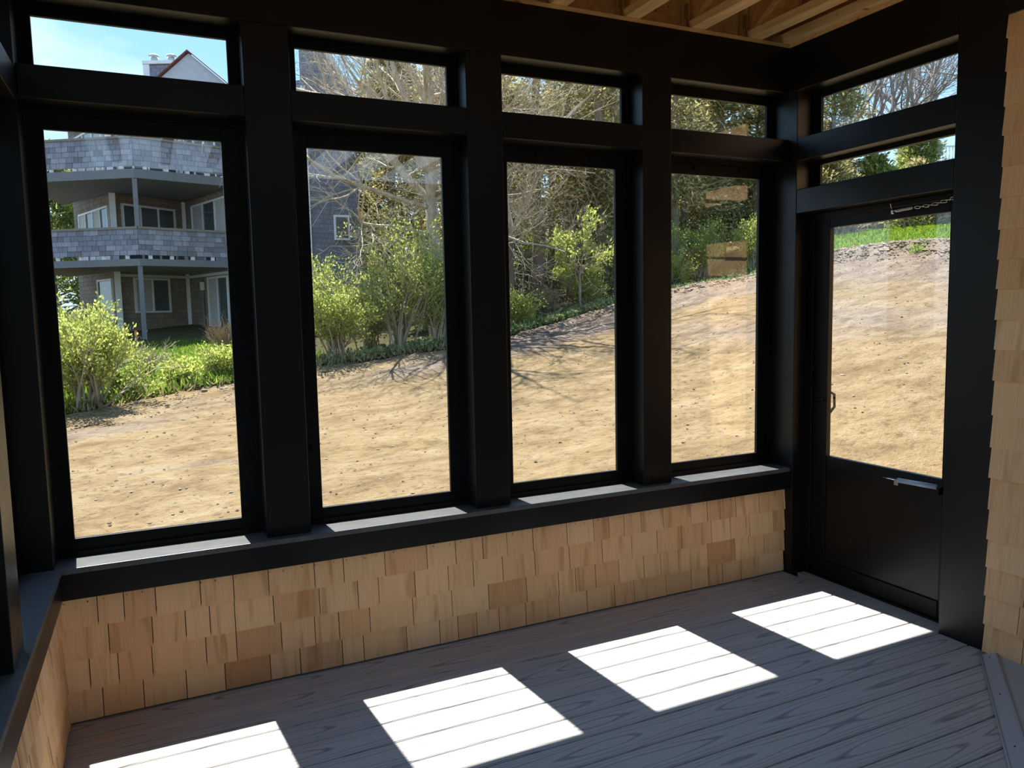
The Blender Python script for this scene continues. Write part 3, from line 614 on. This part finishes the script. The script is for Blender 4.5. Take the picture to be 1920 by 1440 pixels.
def conifer(x, y, hgt, wid, label, seed, base=.12, leaf='conifer', nb=90, per=120, size=.22, name='conifer', trunk=.16, group='conifers behind the dirt slope', shape=.75):
    rg = np.random.default_rng(seed); z = gz(x, y) - .1; root = empty(name, (x, y, z), label=label, cat='tree', group=group)
    out = [([np.array([rg.normal() * .05, rg.normal() * .05, hgt * i / 6]) for i in range(7)], [trunk * (1.1 - .16 * i) for i in range(7)])]
    link('trunk', tubes(out, 8).mesh('trunk', M['darkbark'], True), root)
    br, P_, D_ = [], [], []
    for i in range(nb):
        t = base + (1 - base) * (i + rg.random()) / nb; a = rg.uniform(0, 2 * PI); L_ = wid * .5 * (1 - t) ** shape * rg.uniform(.55, 1.15) + .15
        d = np.array([math.cos(a), math.sin(a), rg.uniform(-.05, .5)]); p0 = np.array([0, 0, hgt * t]); pts = [p0 + d * L_ * s_ + np.array([0, 0, -.10 * L_ * s_ * s_]) + rg.normal(size=3) * .04 for s_ in (0, .35, .7, 1)]
        br.append((pts, [.03, .022, .015, .006])); q = np.array(pts)
        for _ in range(per):
            s_ = rg.uniform(.22, 1) ** .8 * 3; k_ = min(int(s_), 2); P_.append(q[k_] + (q[k_ + 1] - q[k_]) * (s_ - k_) + rg.normal(size=3) * .16 * L_ ** .5); D_.append(d)
    link('branches', tubes(br, 4).mesh('branches', M['darkbark']), root)
    P_ = np.array(P_); link('foliage', leaves_mesh('foliage', P_, rg.uniform(size * .5, size * 1.2, len(P_)), M[leaf], rg, .38, .1, np.array(D_)), root)['kind'] = 'stuff'
    return root

def trunk_tree(x, y, hgt, rad, label, seed, lean=(0, 0), ivy=0, dead=10, crown=True):
    """tall cedar: bare dark trunk with dead side twigs, a crown high up, sometimes ivy on the trunk"""
    rg = np.random.default_rng(seed); z = gz(x, y) - .1; root = empty('cedar_tree', (x, y, z), label=label, cat='tree', group='tall cedars behind the ivy bank')
    pts = [np.array([lean[0] * hgt * i / 8, lean[1] * hgt * i / 8, hgt * i / 8]) + rg.normal(size=3) * .05 * (i > 0) for i in range(9)]
    link('trunk', tubes([(pts, [rad * (1.2 - .1 * i) for i in range(9)])], 9).mesh('trunk', M['darkbark'], True), root)
    out, tips = [], []
    for i in range(dead):
        t = rg.uniform(.10, .6) * 8; k_ = int(t); p = pts[k_] + (pts[k_ + 1] - pts[k_]) * (t - k_); a = rg.uniform(0, 2 * PI)
        grow(p, (math.cos(a), math.sin(a), rg.uniform(-.1, .4)), rg.uniform(.7, 1.7), .022, 2, rg, dict(wob=.16, up=0, taper=.3, kids=[4, 4], spread=.7, len=.5, rad=.55, seg=4), out, tips)
    link('dead_branches', tubes(out, 4, .004).mesh('dead_branches', M['greybark']), root)['kind'] = 'stuff'
    P_, D_ = [], []
    if crown:
        for i in range(52):
            t = rg.uniform(.36, 1.0); k_ = min(int(t * 8), 7); p = pts[k_]; a = rg.uniform(0, 2 * PI); L_ = 2.0 * (1.1 - t) ** .6 * rg.uniform(.5, 1.1)
            c = p + np.array([math.cos(a) * L_, math.sin(a) * L_, rg.uniform(-.5, .4)])
            for _ in range(70): s_ = rg.random() ** .5; P_.append(p + (c - p) * s_ + rg.normal(size=3) * .22); D_.append(c - p)
        D_ = np.array(D_); D_ /= np.linalg.norm(D_, axis=1)[:, None]
        link('foliage', leaves_mesh('foliage', np.array(P_), rg.uniform(.10, .24, len(P_)), M['conifer'], rg, .4, 0, D_), root)['kind'] = 'stuff'
    if ivy:
        P_ = []
        for _ in range(ivy):
            t = rg.uniform(0, .55) * 8; k_ = int(t); p = pts[k_] + (pts[k_ + 1] - pts[k_]) * (t - k_); a = rg.uniform(0, 2 * PI); P_.append(p + np.array([math.cos(a), math.sin(a), 0]) * (rad + rg.uniform(0, .22)))
        link('ivy', leaves_mesh('ivy', np.array(P_), rg.uniform(.07, .13, len(P_)), M['ivy'], rg, .9, -.2), root)['kind'] = 'stuff'
    return root

g_ = 'leafing shrubs along the dirt edge'
bush(-.66, 11.45, 2.35, 2.0, 'bright yellow-green shrub at the left edge of the leftmost window', 'shrub', g_, 21, per=15, nst=26)
bush(-1.75, 11.4, 2.1, 1.9, 'yellow-green shrub farthest left, partly behind the corner post', 'shrub', g_, 22, per=14, nst=20)
bush(-1.2, 13.1, 1.7, 1.6, 'paler shrub behind the bright left shrub', 'shrub', g_, 23, per=8)
bush(-.1, 12.3, .85, 1.3, 'low weedy shrub in front of the twig pile, leftmost window', 'shrub', g_, 24, per=8, nst=14, leaf='midleaf')
bush(.75, 12.75, .75, 1.2, 'low weedy shrub in the middle of the leftmost window', 'shrub', g_, 25, per=7, nst=14)
bush(1.65, 13.1, .95, 1.2, 'bright low shrub at the right side of the leftmost window', 'shrub', g_, 26, per=8, nst=16)
bush(2.4, 13.4, 1.1, 1.1, 'low shrub behind the post between the first and second windows', 'shrub', g_, 27, per=8)
bush(.15, 13.7, 1.05, 1.9, 'heap of bare grey twigs in front of the small lawn', 'brush pile', None, 28, per=0, nst=34, stem='twig', name='twig_pile')
bush(2.1, 18.9, 1.3, 1.5, 'clump of dead reddish grass by the house door', 'dead grass', None, 29, per=0, nst=60, stem='deadgrass', depth=1, kids=(5,), name='dead_grass_clump')
bush(4.0, 13.55, 2.7, 2.0, 'dense yellow-green shrub at lower left of the second window', 'shrub', g_, 31, per=15, nst=28)
bush(3.1, 13.6, 1.6, 1.6, 'yellow-green shrub at the left edge of the second window', 'shrub', g_, 32, per=9)
bush(5.6, 13.95, 3.9, 2.1, 'tall twiggy shrub with fresh leaves in the middle of the second window', 'shrub', g_, 33, per=11, nst=30, leaf='ltshrub')
bush(6.6, 13.95, 3.6, 1.8, 'tall leafy shrub at the right side of the second window', 'shrub', g_, 34, per=12, nst=26, leaf='midleaf')
bush(5.1, 14.7, 2.4, 2.2, 'brown bare thicket behind the tall shrubs, second window', 'shrub', g_, 35, per=3, leaf='brownleaf', nst=30)
bush(7.7, 14.4, 1.8, 1.8, 'green shrub behind the post between second and third windows', 'shrub', g_, 36, per=8, leaf='midleaf')
bush(8.9, 14.5, 1.25, 1.7, 'bright small-leaved bush at lower left of the third window', 'shrub', g_, 37, per=9, leaf='ltshrub')
bush(10.0, 15.3, 1.0, 2.2, 'tan bramble thicket on the bank, third window', 'shrub', g_, 38, per=4, leaf='brownleaf', nst=34)
bush(11.6, 15.4, 1.4, 2.0, 'dark green undergrowth behind the sapling', 'shrub', g_, 39, per=9, leaf='midleaf', nst=18)
bush(13.4, 15.4, 1.9, 1.7, 'leafy shrub behind the post between third and fourth windows', 'shrub', g_, 40, per=9, leaf='midleaf')
bush(14.6, 15.7, 1.7, 1.7, 'light green shrub at the left edge of the fourth window', 'shrub', g_, 41, per=9)
bush(15.9, 15.9, 2.1, 2.6, 'rounded mid-green bush in the middle of the fourth window', 'shrub', g_, 42, per=12, leaf='midleaf', nst=24)
bush(16.9, 14.6, 2.1, 1.5, 'bright leafy shrub at the right edge of the fourth window', 'shrub', g_, 43, per=9)
bush(21.2, 15.2, 1.5, 2.8, 'grey-brown twiggy hedge at the top left of the door glass', 'shrub', None, 44, per=4, leaf='brownleaf', nst=30)
bush(23.2, 15.4, 1.5, 2.6, 'grey twiggy hedge behind the lawn, middle of the door glass', 'shrub', None, 45, per=4, leaf='brownleaf', nst=26)
bush(25.0, 14.0, 1.6, 2.4, 'reddish budding shrub at the top right of the door glass', 'shrub', None, 46, per=9, leaf='redleaf', nst=22)
# sapling with bright leaves
sap = bare_tree(10.94, 14.75, 3.1, .035, 'slender sapling with bright green leaves in the third window', 51, mat='greybark', kids=(5, 5), first=.35, group='young trees', forks=3, name='sapling', spread=.8)
_o, _t = [], []; rg = np.random.default_rng(52)
for i in range(34): a = rg.uniform(0, 2 * PI); zz = rg.uniform(.8, 2.6); grow((0, 0, zz), (math.cos(a), math.sin(a), .25), rg.uniform(.4, .95), .008, 1, rg, dict(wob=.15, up=.02, taper=.4, kids=[4], spread=.6, len=.5, rad=.6, seg=4), _o, _t)
p, s_, d = leafcloud(_t, 15, .10, rg, .06); link('foliage', leaves_mesh('foliage', p, s_, M['ltshrub'], rg, .6, .2, d), sap)['kind'] = 'stuff'
# the large bare tree with long pale limbs
bt = bare_tree(7.15, 15.7, 11.0, .17, 'large bare tree with pale spreading limbs in the second window', 61, lean=(-.03, 0), kids=(7, 7, 6), first=.33, forks=4, spread=.8, buds=2)
_o, _t = [], []; rg = np.random.default_rng(62)
for (z0, dx, dy, dz, L_, r_) in [(2.7, -1, -.45, .18, 4.6, .07), (3.4, -1, -.2, .35, 4.8, .075), (4.2, -.9, -.5, .5, 4.2, .07), (2.3, -.8, -.7, .1, 3.0, .045), (4.8, -1, 0, .8, 4.2, .08), (3.6, .6, -.7, .35, 4.6, .06), (4.4, .9, -.4, .4, 5.0, .06), (2.9, .7, -.6, .05, 3.8, .045), (5.2, .8, -.1, .7, 4.5, .07), (5.6, -.5, -.7, .8, 4.0, .07), (3.1, .1, -1, .3, 3.4, .05), (3.8, 1, -.5, .15, 5.0, .055), (4.9, .9, -.7, .3, 5.2, .06), (5.8, .5, -.9, .5, 5.0, .06), (4.1, .35, -1, .2, 4.6, .055), (6.2, 1, -.5, .4, 5.2, .06)]:
    grow((0, 0, z0), (dx, dy, dz), L_, r_, 3, rg, dict(wob=.13, up=.02, taper=.3, kids=[7, 6, 4], spread=.75, len=.48, rad=.5, seg=7, t0=.2), _o, _t)
link('limbs', tubes(_o, 5, .004).mesh('limbs', M['bark']), bt)
bare_tree(8.9, 17.6, 9.5, .15, 'second bare tree leaning in behind the large bare tree', 63, lean=(-.05, 0), kids=(6, 6, 4), first=.4, forks=3, mat='bark', buds=1)
bare_tree(8.35, 15.1, 6.6, .07, 'pale bare tree behind the second post, limbs reaching into the third window', 64, lean=(.16, -.05), kids=(8, 8, 5), first=.3, forks=4, mat='bark', spread=.85, buds=1)
# cedars with visible trunks
for a in [(11.5, 18.3, 8.6, .20, 'thick dark cedar trunk left of centre in the third window', 71, (.0, 0), 0, 16), (13.2, 20.6, 9, .13, 'thin dark cedar trunk in the middle of the third window', 72, (.01, 0), 0, 8), (13.1, 19.0, 8.8, .16, 'straight dark cedar trunk right of centre in the third window', 73, (.0, 0), 0, 8),
          (13.6, 18.0, 8.2, .24, 'ivy-covered cedar at the right of the third window', 74, (0, 0), 3200, 6), (10.2, 17.6, 7.2, .12, 'cedar with drooping olive branches at left of the third window', 75, (-.01, 0), 0, 16), (14.9, 19.2, 8.6, .22, 'broad brown cedar trunk at the right edge of the third window', 76, (0, 0), 500, 10), (9.0, 19.5, 9.5, .2, 'cedar behind the large bare tree', 77, (0, 0), 0, 10), (16.2, 17.6, 7.4, .2, 'cedar trunk at the left edge of the fourth window', 78, (0, 0), 400, 12)]: trunk_tree(*a)
for a in [(17.6, 18.9, 7.2, 3.8, 'dark evergreen filling the left of the fourth window', 81), (19.6, 19.3, 6.6, 4.0, 'dark evergreen in the middle of the fourth window', 82), (20.4, 18.3, 5.6, 3.4, 'dark evergreen at the right of the fourth window', 83), (22.6, 19.6, 6.6, 3.4, 'dark evergreen behind the corner post', 84), (15.4, 22.4, 11, 4.6, 'far evergreen behind the cedar trunks, right side', 85), (11.6, 23.0, 10.5, 4.6, 'far evergreen behind the cedar trunks, left side', 86), (8.3, 23.2, 11, 4.4, 'far evergreen showing through the bare tree', 87)]: conifer(*a)
for i, (x, y, h_, w_, lab) in enumerate([(7.4, 28.2, 9.0, 3.6, 'far evergreen beside the blue-grey house wing'), (10.0, 28.0, 9.5, 5.5, 'far evergreen deep behind the large bare tree'), (14.0, 27.0, 9.0, 5.5, 'far evergreen deep in the third window'), (18.6, 25.5, 9.0, 5.5, 'far evergreen deep behind the fourth window post'), (23.0, 24.5, 8.0, 5.0, 'far evergreen deep in the fourth window')]):
    conifer(x, y, h_, w_, lab, 120 + i, base=.02, leaf='conifer2' if i % 2 else 'conifer', nb=110, per=110, size=.34, shape=.55)
for i, (x, y, w_, lab) in enumerate([(7.4, 17.4, 3.0, 'shaded green thicket under the large bare tree'), (10.2, 19.8, 3.4, 'shaded green thicket between the cedar trunks, left'), (13.2, 22.3, 3.6, 'shaded green thicket between the cedar trunks, right'), (17.3, 20.5, 3.2, 'shaded thicket low in the fourth window')]):
    bush(x, y, 2.3, w_, lab, 'thicket', 'understory thickets', 140 + i, leaf='midleaf', per=12, lsize=.10, nst=24, name='thicket')
conifer(28.0, 21.9, 8.4, 4.4, 'dark evergreen at the left of the upper door transom', 88, nb=110)
conifer(24.6, 19.0, 3.0, 3.2, 'low olive evergreen hedge at the left of the lower door transom', 89, base=.02, nb=60)
conifer(28.5, 20.0, 2.7, 3.4, 'loose olive evergreen in the middle of the lower door transom', 90, base=.02, leaf='conifer2', nb=60)
conifer(33.0, 21.4, 4.4, 2.6, 'bright green pointed evergreen in the lower door transom', 91, base=.03, leaf='conifer2', nb=90)
conifer(22.5, 13.9, 1.9, 1.2, 'small yellow-tipped spruce at the top of the door glass', 92, base=.02, leaf='conifer2', nb=50, per=60, size=.14, trunk=.04)
conifer(24.4, 14.8, 2.2, 2.0, 'small dark evergreen at the top of the door glass', 93, base=.02, nb=60, per=90, trunk=.05)
conifer(-4.2, 45.0, 9.5, 7.0, 'sunlit evergreen beyond the house, under the left deck', 94, base=.05, leaf='conifer2', nb=130, size=.35)
for i, (x, y, h_, lab) in enumerate([(43.8, 32.7, 13, 'bare tree in the middle of the upper door transom'), (41.8, 29.2, 12, 'bare tree right of the middle in the upper door transom'), (49.0, 32.6, 14, 'bare tree at the right of the upper door transom'), (39.5, 31.0, 11.5, 'bare tree beside the dark evergreen, upper door transom'), (46.5, 28.0, 13, 'bare tree at the far right of the upper door transom'), (52.0, 36.0, 14, 'faint bare tree farthest back on the hill')]):
    bare_tree(x, y, h_, .2, lab, 101 + i, lean=(.03 * (-1) ** i, 0), mat='greybark', kids=(6, 6, 5), first=.2, group='bare trees on the hilltop', forks=4, spread=.6)

# ivy bank, grass and dandelions
P_ = []
while len(P_) < 15000:
    x, y = R.uniform(2.2, 17, 4000), R.uniform(12, 17, 4000); e_ = edge_dist(x, y); k = (e_ > .1) & (e_ < 2.0) & (R.random(4000) < np.exp(-np.maximum(e_ - .3, 0) / .55) * (.25 + .75 * np.clip((x - 4) / 5, 0, 1))); P_ += list(zip(x[k], y[k], ground_base(x[k], y[k]) + ridge(x[k], y[k], e_[k]) + R.uniform(0, .17, k.sum())))
tag(link('ivy_groundcover', leaves_mesh('ivy_groundcover', np.array(P_), R.uniform(.05, .10, len(P_)), M['ivy'], R, .9, .5)), 'dark glossy ivy covering the bank along the dirt edge', 'ivy', kind='stuff')
def blades(x, y, hmax, mat, nm, lab):
    z = ground_base(x, y) + ridge(x, y, edge_dist(x, y)); me = leaves_mesh(nm, np.stack([x, y, z - .01], 1), R.uniform(hmax * .5, hmax, len(x)), M[mat], R, .14, 1.6); return tag(link(nm, me), lab, 'grass', kind='stuff')
x, y = R.uniform(-1.6, 4.0, 16000), R.uniform(13.0, 22.5, 16000); blades(x, y, .16, 'grassblade', 'lawn_grass', 'sunlit lawn grass in front of the house')
x, y = R.uniform(15.6, 26, 30000), R.uniform(5.0, 16, 30000); k = edge_dist(x, y) > .15; blades(x[k], y[k], .16, 'grassblade', 'hill_grass', 'bright green lawn grass above the dirt bank')
x, y = R.uniform(-3, 3.0, 9000), R.uniform(10.0, 14.5, 9000); e_ = edge_dist(x, y); k = (e_ > .02) & (e_ < 1.6); blades(x[k], y[k], .34, 'grassblade', 'edge_weeds', 'long weedy grass along the dirt edge, leftmost window')
x, y = R.uniform(-3, 8.0, 7000), R.uniform(10.0, 14.5, 7000); e_ = edge_dist(x, y); k = (e_ > -.1) & (e_ < 1.0); blades(x[k], y[k], .3, 'brownleaf', 'edge_litter', 'dry stalks and leaf litter along the dirt edge')
mb = MB()
for _ in range(70):
    x, y = R.uniform(17.0, 22.5), R.uniform(7.5, 13.5)
    if edge_dist(x, y)[0] > .3: z = gz(x, y); mb.tube([(x, y, z + .10), (x, y, z + .125)], [.03, .035], 7)
tag(link('dandelions', mb.mesh('dandelions', M['dandelion'])), 'scattered yellow dandelions in the lawn above the bank', 'flowers', kind='stuff')
for (x, y, lab) in [(15.5, 8.1, 'small green weed tuft on the brown bank, middle of the door glass'), (15.2, 6.9, 'small green weed tuft at the right edge of the door glass')]: bush(x, y, .17, .34, lab, 'weed', 'weed tufts on the bank', int(x * 100), per=7, nst=12, leaf='midleaf', depth=1, kids=(4,), name='weed_tuft', lsize=.05)

# survey stake
st = empty('wooden_stake', (.05, 16.8, gz(.05, 16.8) - .05), label='thin wooden survey stake with an orange top on the lawn', cat='stake')
link('stake', MB().box(-.025, .025, -.012, .012, 0, .78).mesh('stake', M['capwood']), st); link('painted_top', MB().box(-.027, .027, -.014, .014, .60, .80).mesh('painted_top', M['orange']), st)
# white railing far up the hill
rl = empty('white_railing', (49.7, 32.3, gz(49.7, 32.3)), label='white deck railing on the hilltop in the lower door transom', cat='railing')
A, B = Vector((47.2, 33.4, 0)), Vector((53.5, 30.6, 0)); zb_ = 10.75
def rbox(p, w, z0, z1, q=None):
    mb = MB(); d = (B - A).normalized(); nrm = Vector((-d.y, d.x, 0)) * .03
    a, b = (p - d * w, p + d * w) if q is None else (p, q); pts = [a - nrm, b - nrm, b + nrm, a + nrm]; return mb.prism([(v.x, v.y) for v in pts], z0, z1)
part('top_rail', rbox(A, 0, zb_ + 1.25, zb_ + 1.35, B), M['white'], rl); part('bottom_rail', rbox(A, 0, zb_ + .3, zb_ + .37, B), M['white'], rl)
for i in range(31): part('post' if i % 10 == 0 else 'baluster', rbox(A.lerp(B, i / 30), .05 if i % 10 == 0 else .022, (gz(*A.lerp(B, i / 30).to_2d()) - .2 if i % 10 == 0 else zb_ + .37), zb_ + 1.25), M['white'], rl)

# ------------------------------------------------------------------ the neighbouring house
HB = (1.0, 26.5, .6)
hs = empty('shingled_house', HB, label='weathered grey shingled house with two stacked wraparound decks', cat='house')
DL = [Vector((-3.2, 25.93, 0)), Vector((.18, 23.72, 0)), Vector((3.33, 24.65, 0))]          # deck front line
WLN = [Vector((-2.1, 31.55, 0)), Vector((-.59, 27.28, 0)), Vector((1.8, 29.05, 0)), Vector((3.25, 24.4, 0))]   # wall line
def wall_strip(a, b, z0, z1, th=.15):
    d = (b - a).normalized(); n_ = Vector((-d.y, d.x, 0)) * th; return MB().prism([(a.x, a.y), (b.x, b.y), (b.x + n_.x, b.y + n_.y), (a.x + n_.x, a.y + n_.y)], z0, z1)
for a, b in zip(WLN[:-1], WLN[1:]): part('wall', wall_strip(a, b, .4, 9.0), M['hwall'], hs)
part('roof', MB().slab([(-2.6, 30.9, 8.9), (-.7, 26.4, 8.5), (1.8, 28.6, 8.7), (4.0, 29.5, 10.2), (1.0, 33.5, 10.6)], (0, 0, .18)), M['roof'], hs)
def hwin(seg, t0, t1, z0, z1, n, mat='pane'):
    a, b = WLN[seg], WLN[seg + 1]; d = (b - a).normalized(); nr = Vector((d.y, -d.x, 0)); L_ = (b - a).length; p0, p1 = a + d * L_ * t0, a + d * L_ * t1
    def bar(q0, q1, za, zb2, o0, o1): return MB().prism([((q0 + nr * o1).x, (q0 + nr * o1).y), ((q1 + nr * o1).x, (q1 + nr * o1).y), ((q1 + nr * o0).x, (q1 + nr * o0).y), ((q0 + nr * o0).x, (q0 + nr * o0).y)], za, zb2)
    fr_ = MB(); w = .07; W_ = (p1 - p0).length
    for (s0, s1, za, zb2) in [(0, w, z0, z1), (W_ - w, W_, z0, z1), (w, W_ - w, z0, z0 + w), (w, W_ - w, z1 - w, z1)] + [(W_ * i / n - w * .4, W_ * i / n + w * .4, z0 + w, z1 - w) for i in range(1, n)]:
        q = bar(p0 + d * s0, p0 + d * s1, za, zb2, .005, .09); fr_.add(q.v, q.f)
    wnd = part('window', fr_, M['white'], hs)
    for i in range(n): part('pane', bar(p0 + d * (W_ * i / n + w * .45), p0 + d * (W_ * (i + 1) / n - w * .45), z0 + w, z1 - w, .012, .05), M[mat if i % 2 == 0 else 'pane'], wnd)
hwin(0, .18, .92, 3.5, 5.55, 4, 'blind'); hwin(1, .10, .84, 3.5, 5.62, 3); hwin(2, .18, .86, 3.4, 5.70, 3, 'blind')
hwin(1, .20, .70, 1.75, 3.02, 2, 'blind'); hwin(2, .42, .80, .75, 3.0, 2, 'blind'); hwin(0, .55, .90, 1.4, 3.0, 1)
hwin(0, .2, .9, 6.3, 8.4, 3); hwin(1, .08, .92, 6.3, 8.4, 4); hwin(2, .1, .9, 6.3, 8.4, 4)
for t, seg in ((0.0, 1), (1.0, 1)):
    p = WLN[seg] if t == 0 else WLN[seg + 1]; part('corner_board', MB().box(p.x - .10, p.x + .10, p.y - .10, p.y + .10, .5, 8.6), M['white'], hs)
part('frieze_board', wall_strip(WLN[1] + Vector((.02, -.06, 0)), WLN[2] + Vector((.02, -.06, 0)), 3.04, 3.14, .05), M['white'], hs)
part('frieze_board', wall_strip(WLN[2] + Vector((-.05, -.04, 0)), WLN[3] + Vector((-.05, -.04, 0)), 3.04, 3.14, .05), M['white'], hs)
part('downspout', MB().tube([(2.2, 27.55, .8), (2.2, 27.55, 3.0)], .03, 6), M['greywood'], hs); part('wall_lamp', MB().box(2.12, 2.26, 27.5, 27.64, 2.55, 2.85), M['white'], hs)
hr = random.Random(3); SHF = {}
def deck(zf0, zf1, zp0, zp1):
    poly = [(DL[0].x, DL[0].y), (DL[1].x, DL[1].y), (DL[2].x, DL[2].y), (1.8, 28.9), (-.59, 27.2), (-2.4, 31.0)]
    part('deck_floor', MB().prism(poly, zf0, zf1), M['greywood'], hs)
    for a, b in ((DL[0], DL[1]), (DL[1], DL[2])):
        d = (b - a).normalized(); nr = Vector((d.y, -d.x, 0)); pa = part('parapet', wall_strip(a, b, zp0, zp1, .10), M['greywood'], hs)
        cz = [zp0 + (zp1 - zp0) * i / 5 for i in range(6)]; shingle_run(pa, (a.x + nr.x * .002, a.y + nr.y * .002), math.atan2(d.y, d.x), (b - a).length, cz, hr, SHF, .20, .34, .022, 'gshing', .012, .006)
        part('parapet_cap', wall_strip(a + nr * .05, b + nr * .05, zp1 + .001, zp1 + .07, .2), M['capwood'], hs)
        for i in range(5):
            q = a.lerp(b, (i + .5) / 5); part('parapet_leg', MB().box(q.x - .06, q.x + .06, q.y + .03, q.y + .09, zf1, zp0), M['white'], hs)
deck(3.21, 3.43, 3.55, 4.36); deck(5.93, 6.21, 6.31, 7.14)
for q in (DL[1] + Vector((0, .12, 0)), DL[0] + Vector((.15, .1, 0)), DL[2] + Vector((-.1, .15, 0))):
    part('deck_post', MB().box(q.x - .07, q.x + .07, q.y - .07, q.y + .07, .3, 3.21), M['greywood'], hs); part('deck_post', MB().box(q.x - .07, q.x + .07, q.y - .07, q.y + .07, 4.43, 5.93), M['greywood'], hs)
# white gable, chimney
part('gable', MB().slab([(2.31, 29.61, 11.70), (-.40, 30.7, 9.3), (5.1, 28.1, 9.0)], (.1, .2, 0)), M['gablewhite'], hs)
for a, b in (((2.31, 29.61, 11.74), (-.40, 30.7, 9.33)), ((2.31, 29.61, 11.74), (5.1, 28.1, 9.03))):
    a, b = Vector(a), Vector(b); o_ = Vector((-.06, -.12, .02)); part('rake_board', MB().slab([tuple(a + o_), tuple(b + o_), tuple(b + o_ + Vector((0, 0, .045))), tuple(a + o_ + Vector((0, 0, .045)))], (.2, .4, 0)), M['rake'], hs)
ch = part('chimney', MB().prism([(.74, 32.0), (1.75, 31.5), (2.15, 32.3), (1.14, 32.8)], 8.5, 11.75), M['wingwall'], hs)
part('chimney_trim', MB().prism([(.70, 31.96), (.93, 31.85), (1.33, 32.65), (1.10, 32.76)], 8.5, 11.78), M['white'], ch); part('chimney_trim', MB().prism([(.68, 31.94), (1.79, 31.40), (2.21, 32.34), (1.10, 32.88)], 11.79, 11.92), M['white'], ch)
for q in ((1.15, 32.1), (1.78, 31.85)): part('chimney_cap', MB().tube([(q[0], q[1], 11.92), (q[0], q[1], 12.12), (q[0], q[1], 12.13), (q[0], q[1], 12.2), (q[0], q[1], 12.21), (q[0], q[1], 12.26)], [.13, .13, .19, .19, .21, .12], 12), M['galv'], ch)
# side wing with blue-grey siding
wv = [Vector((3.08, 24.76, 0)), Vector((5.32, 22.9, 0)), Vector((7.0, 23.4, 0))]
part('wing_wall', wall_strip(wv[0], wv[1], .4, 9.2), M['wingwall'], hs)
d = (wv[2] - wv[1]).normalized(); nn_ = Vector((-d.y, d.x, 0)) * .15; b2 = wv[1] + d * 1.95
part('wing_wall', MB().slab([(wv[1].x, wv[1].y, .4), (b2.x, b2.y, .4), (b2.x, b2.y, 8.6), (wv[1].x + d.x * .2, wv[1].y + d.y * .2, 11.2), (wv[1].x, wv[1].y, 11.2)], tuple(nn_)), M['wingwall'], hs)
part('corner_board', MB().box(wv[1].x - .07, wv[1].x + .07, wv[1].y - .07, wv[1].y + .07, .5, 9.0), M['white'], hs)
part('rake_board', MB().slab([(wv[1].x + d.x * .15, wv[1].y + d.y * .15 - .05, 11.3), (b2.x + d.x * .25, b2.y + d.y * .25 - .05, 8.25), (b2.x + d.x * .25, b2.y + d.y * .25 - .05, 8.6), (wv[1].x + d.x * .15, wv[1].y + d.y * .15 - .05, 11.65)], (0, .3, 0)), M['white'], hs)
for t, zz in ((.62, 4.5),):
    q = wv[1] + d * 1.95 * t; wn = part('window', MB().box(q.x - .27, q.x + .27, q.y - .12, q.y - .02, zz - .42, zz + .42), M['white'], hs); part('pane', MB().box(q.x - .20, q.x + .20, q.y - .14, q.y - .1, zz - .35, zz + .35), M['pane'], wn)
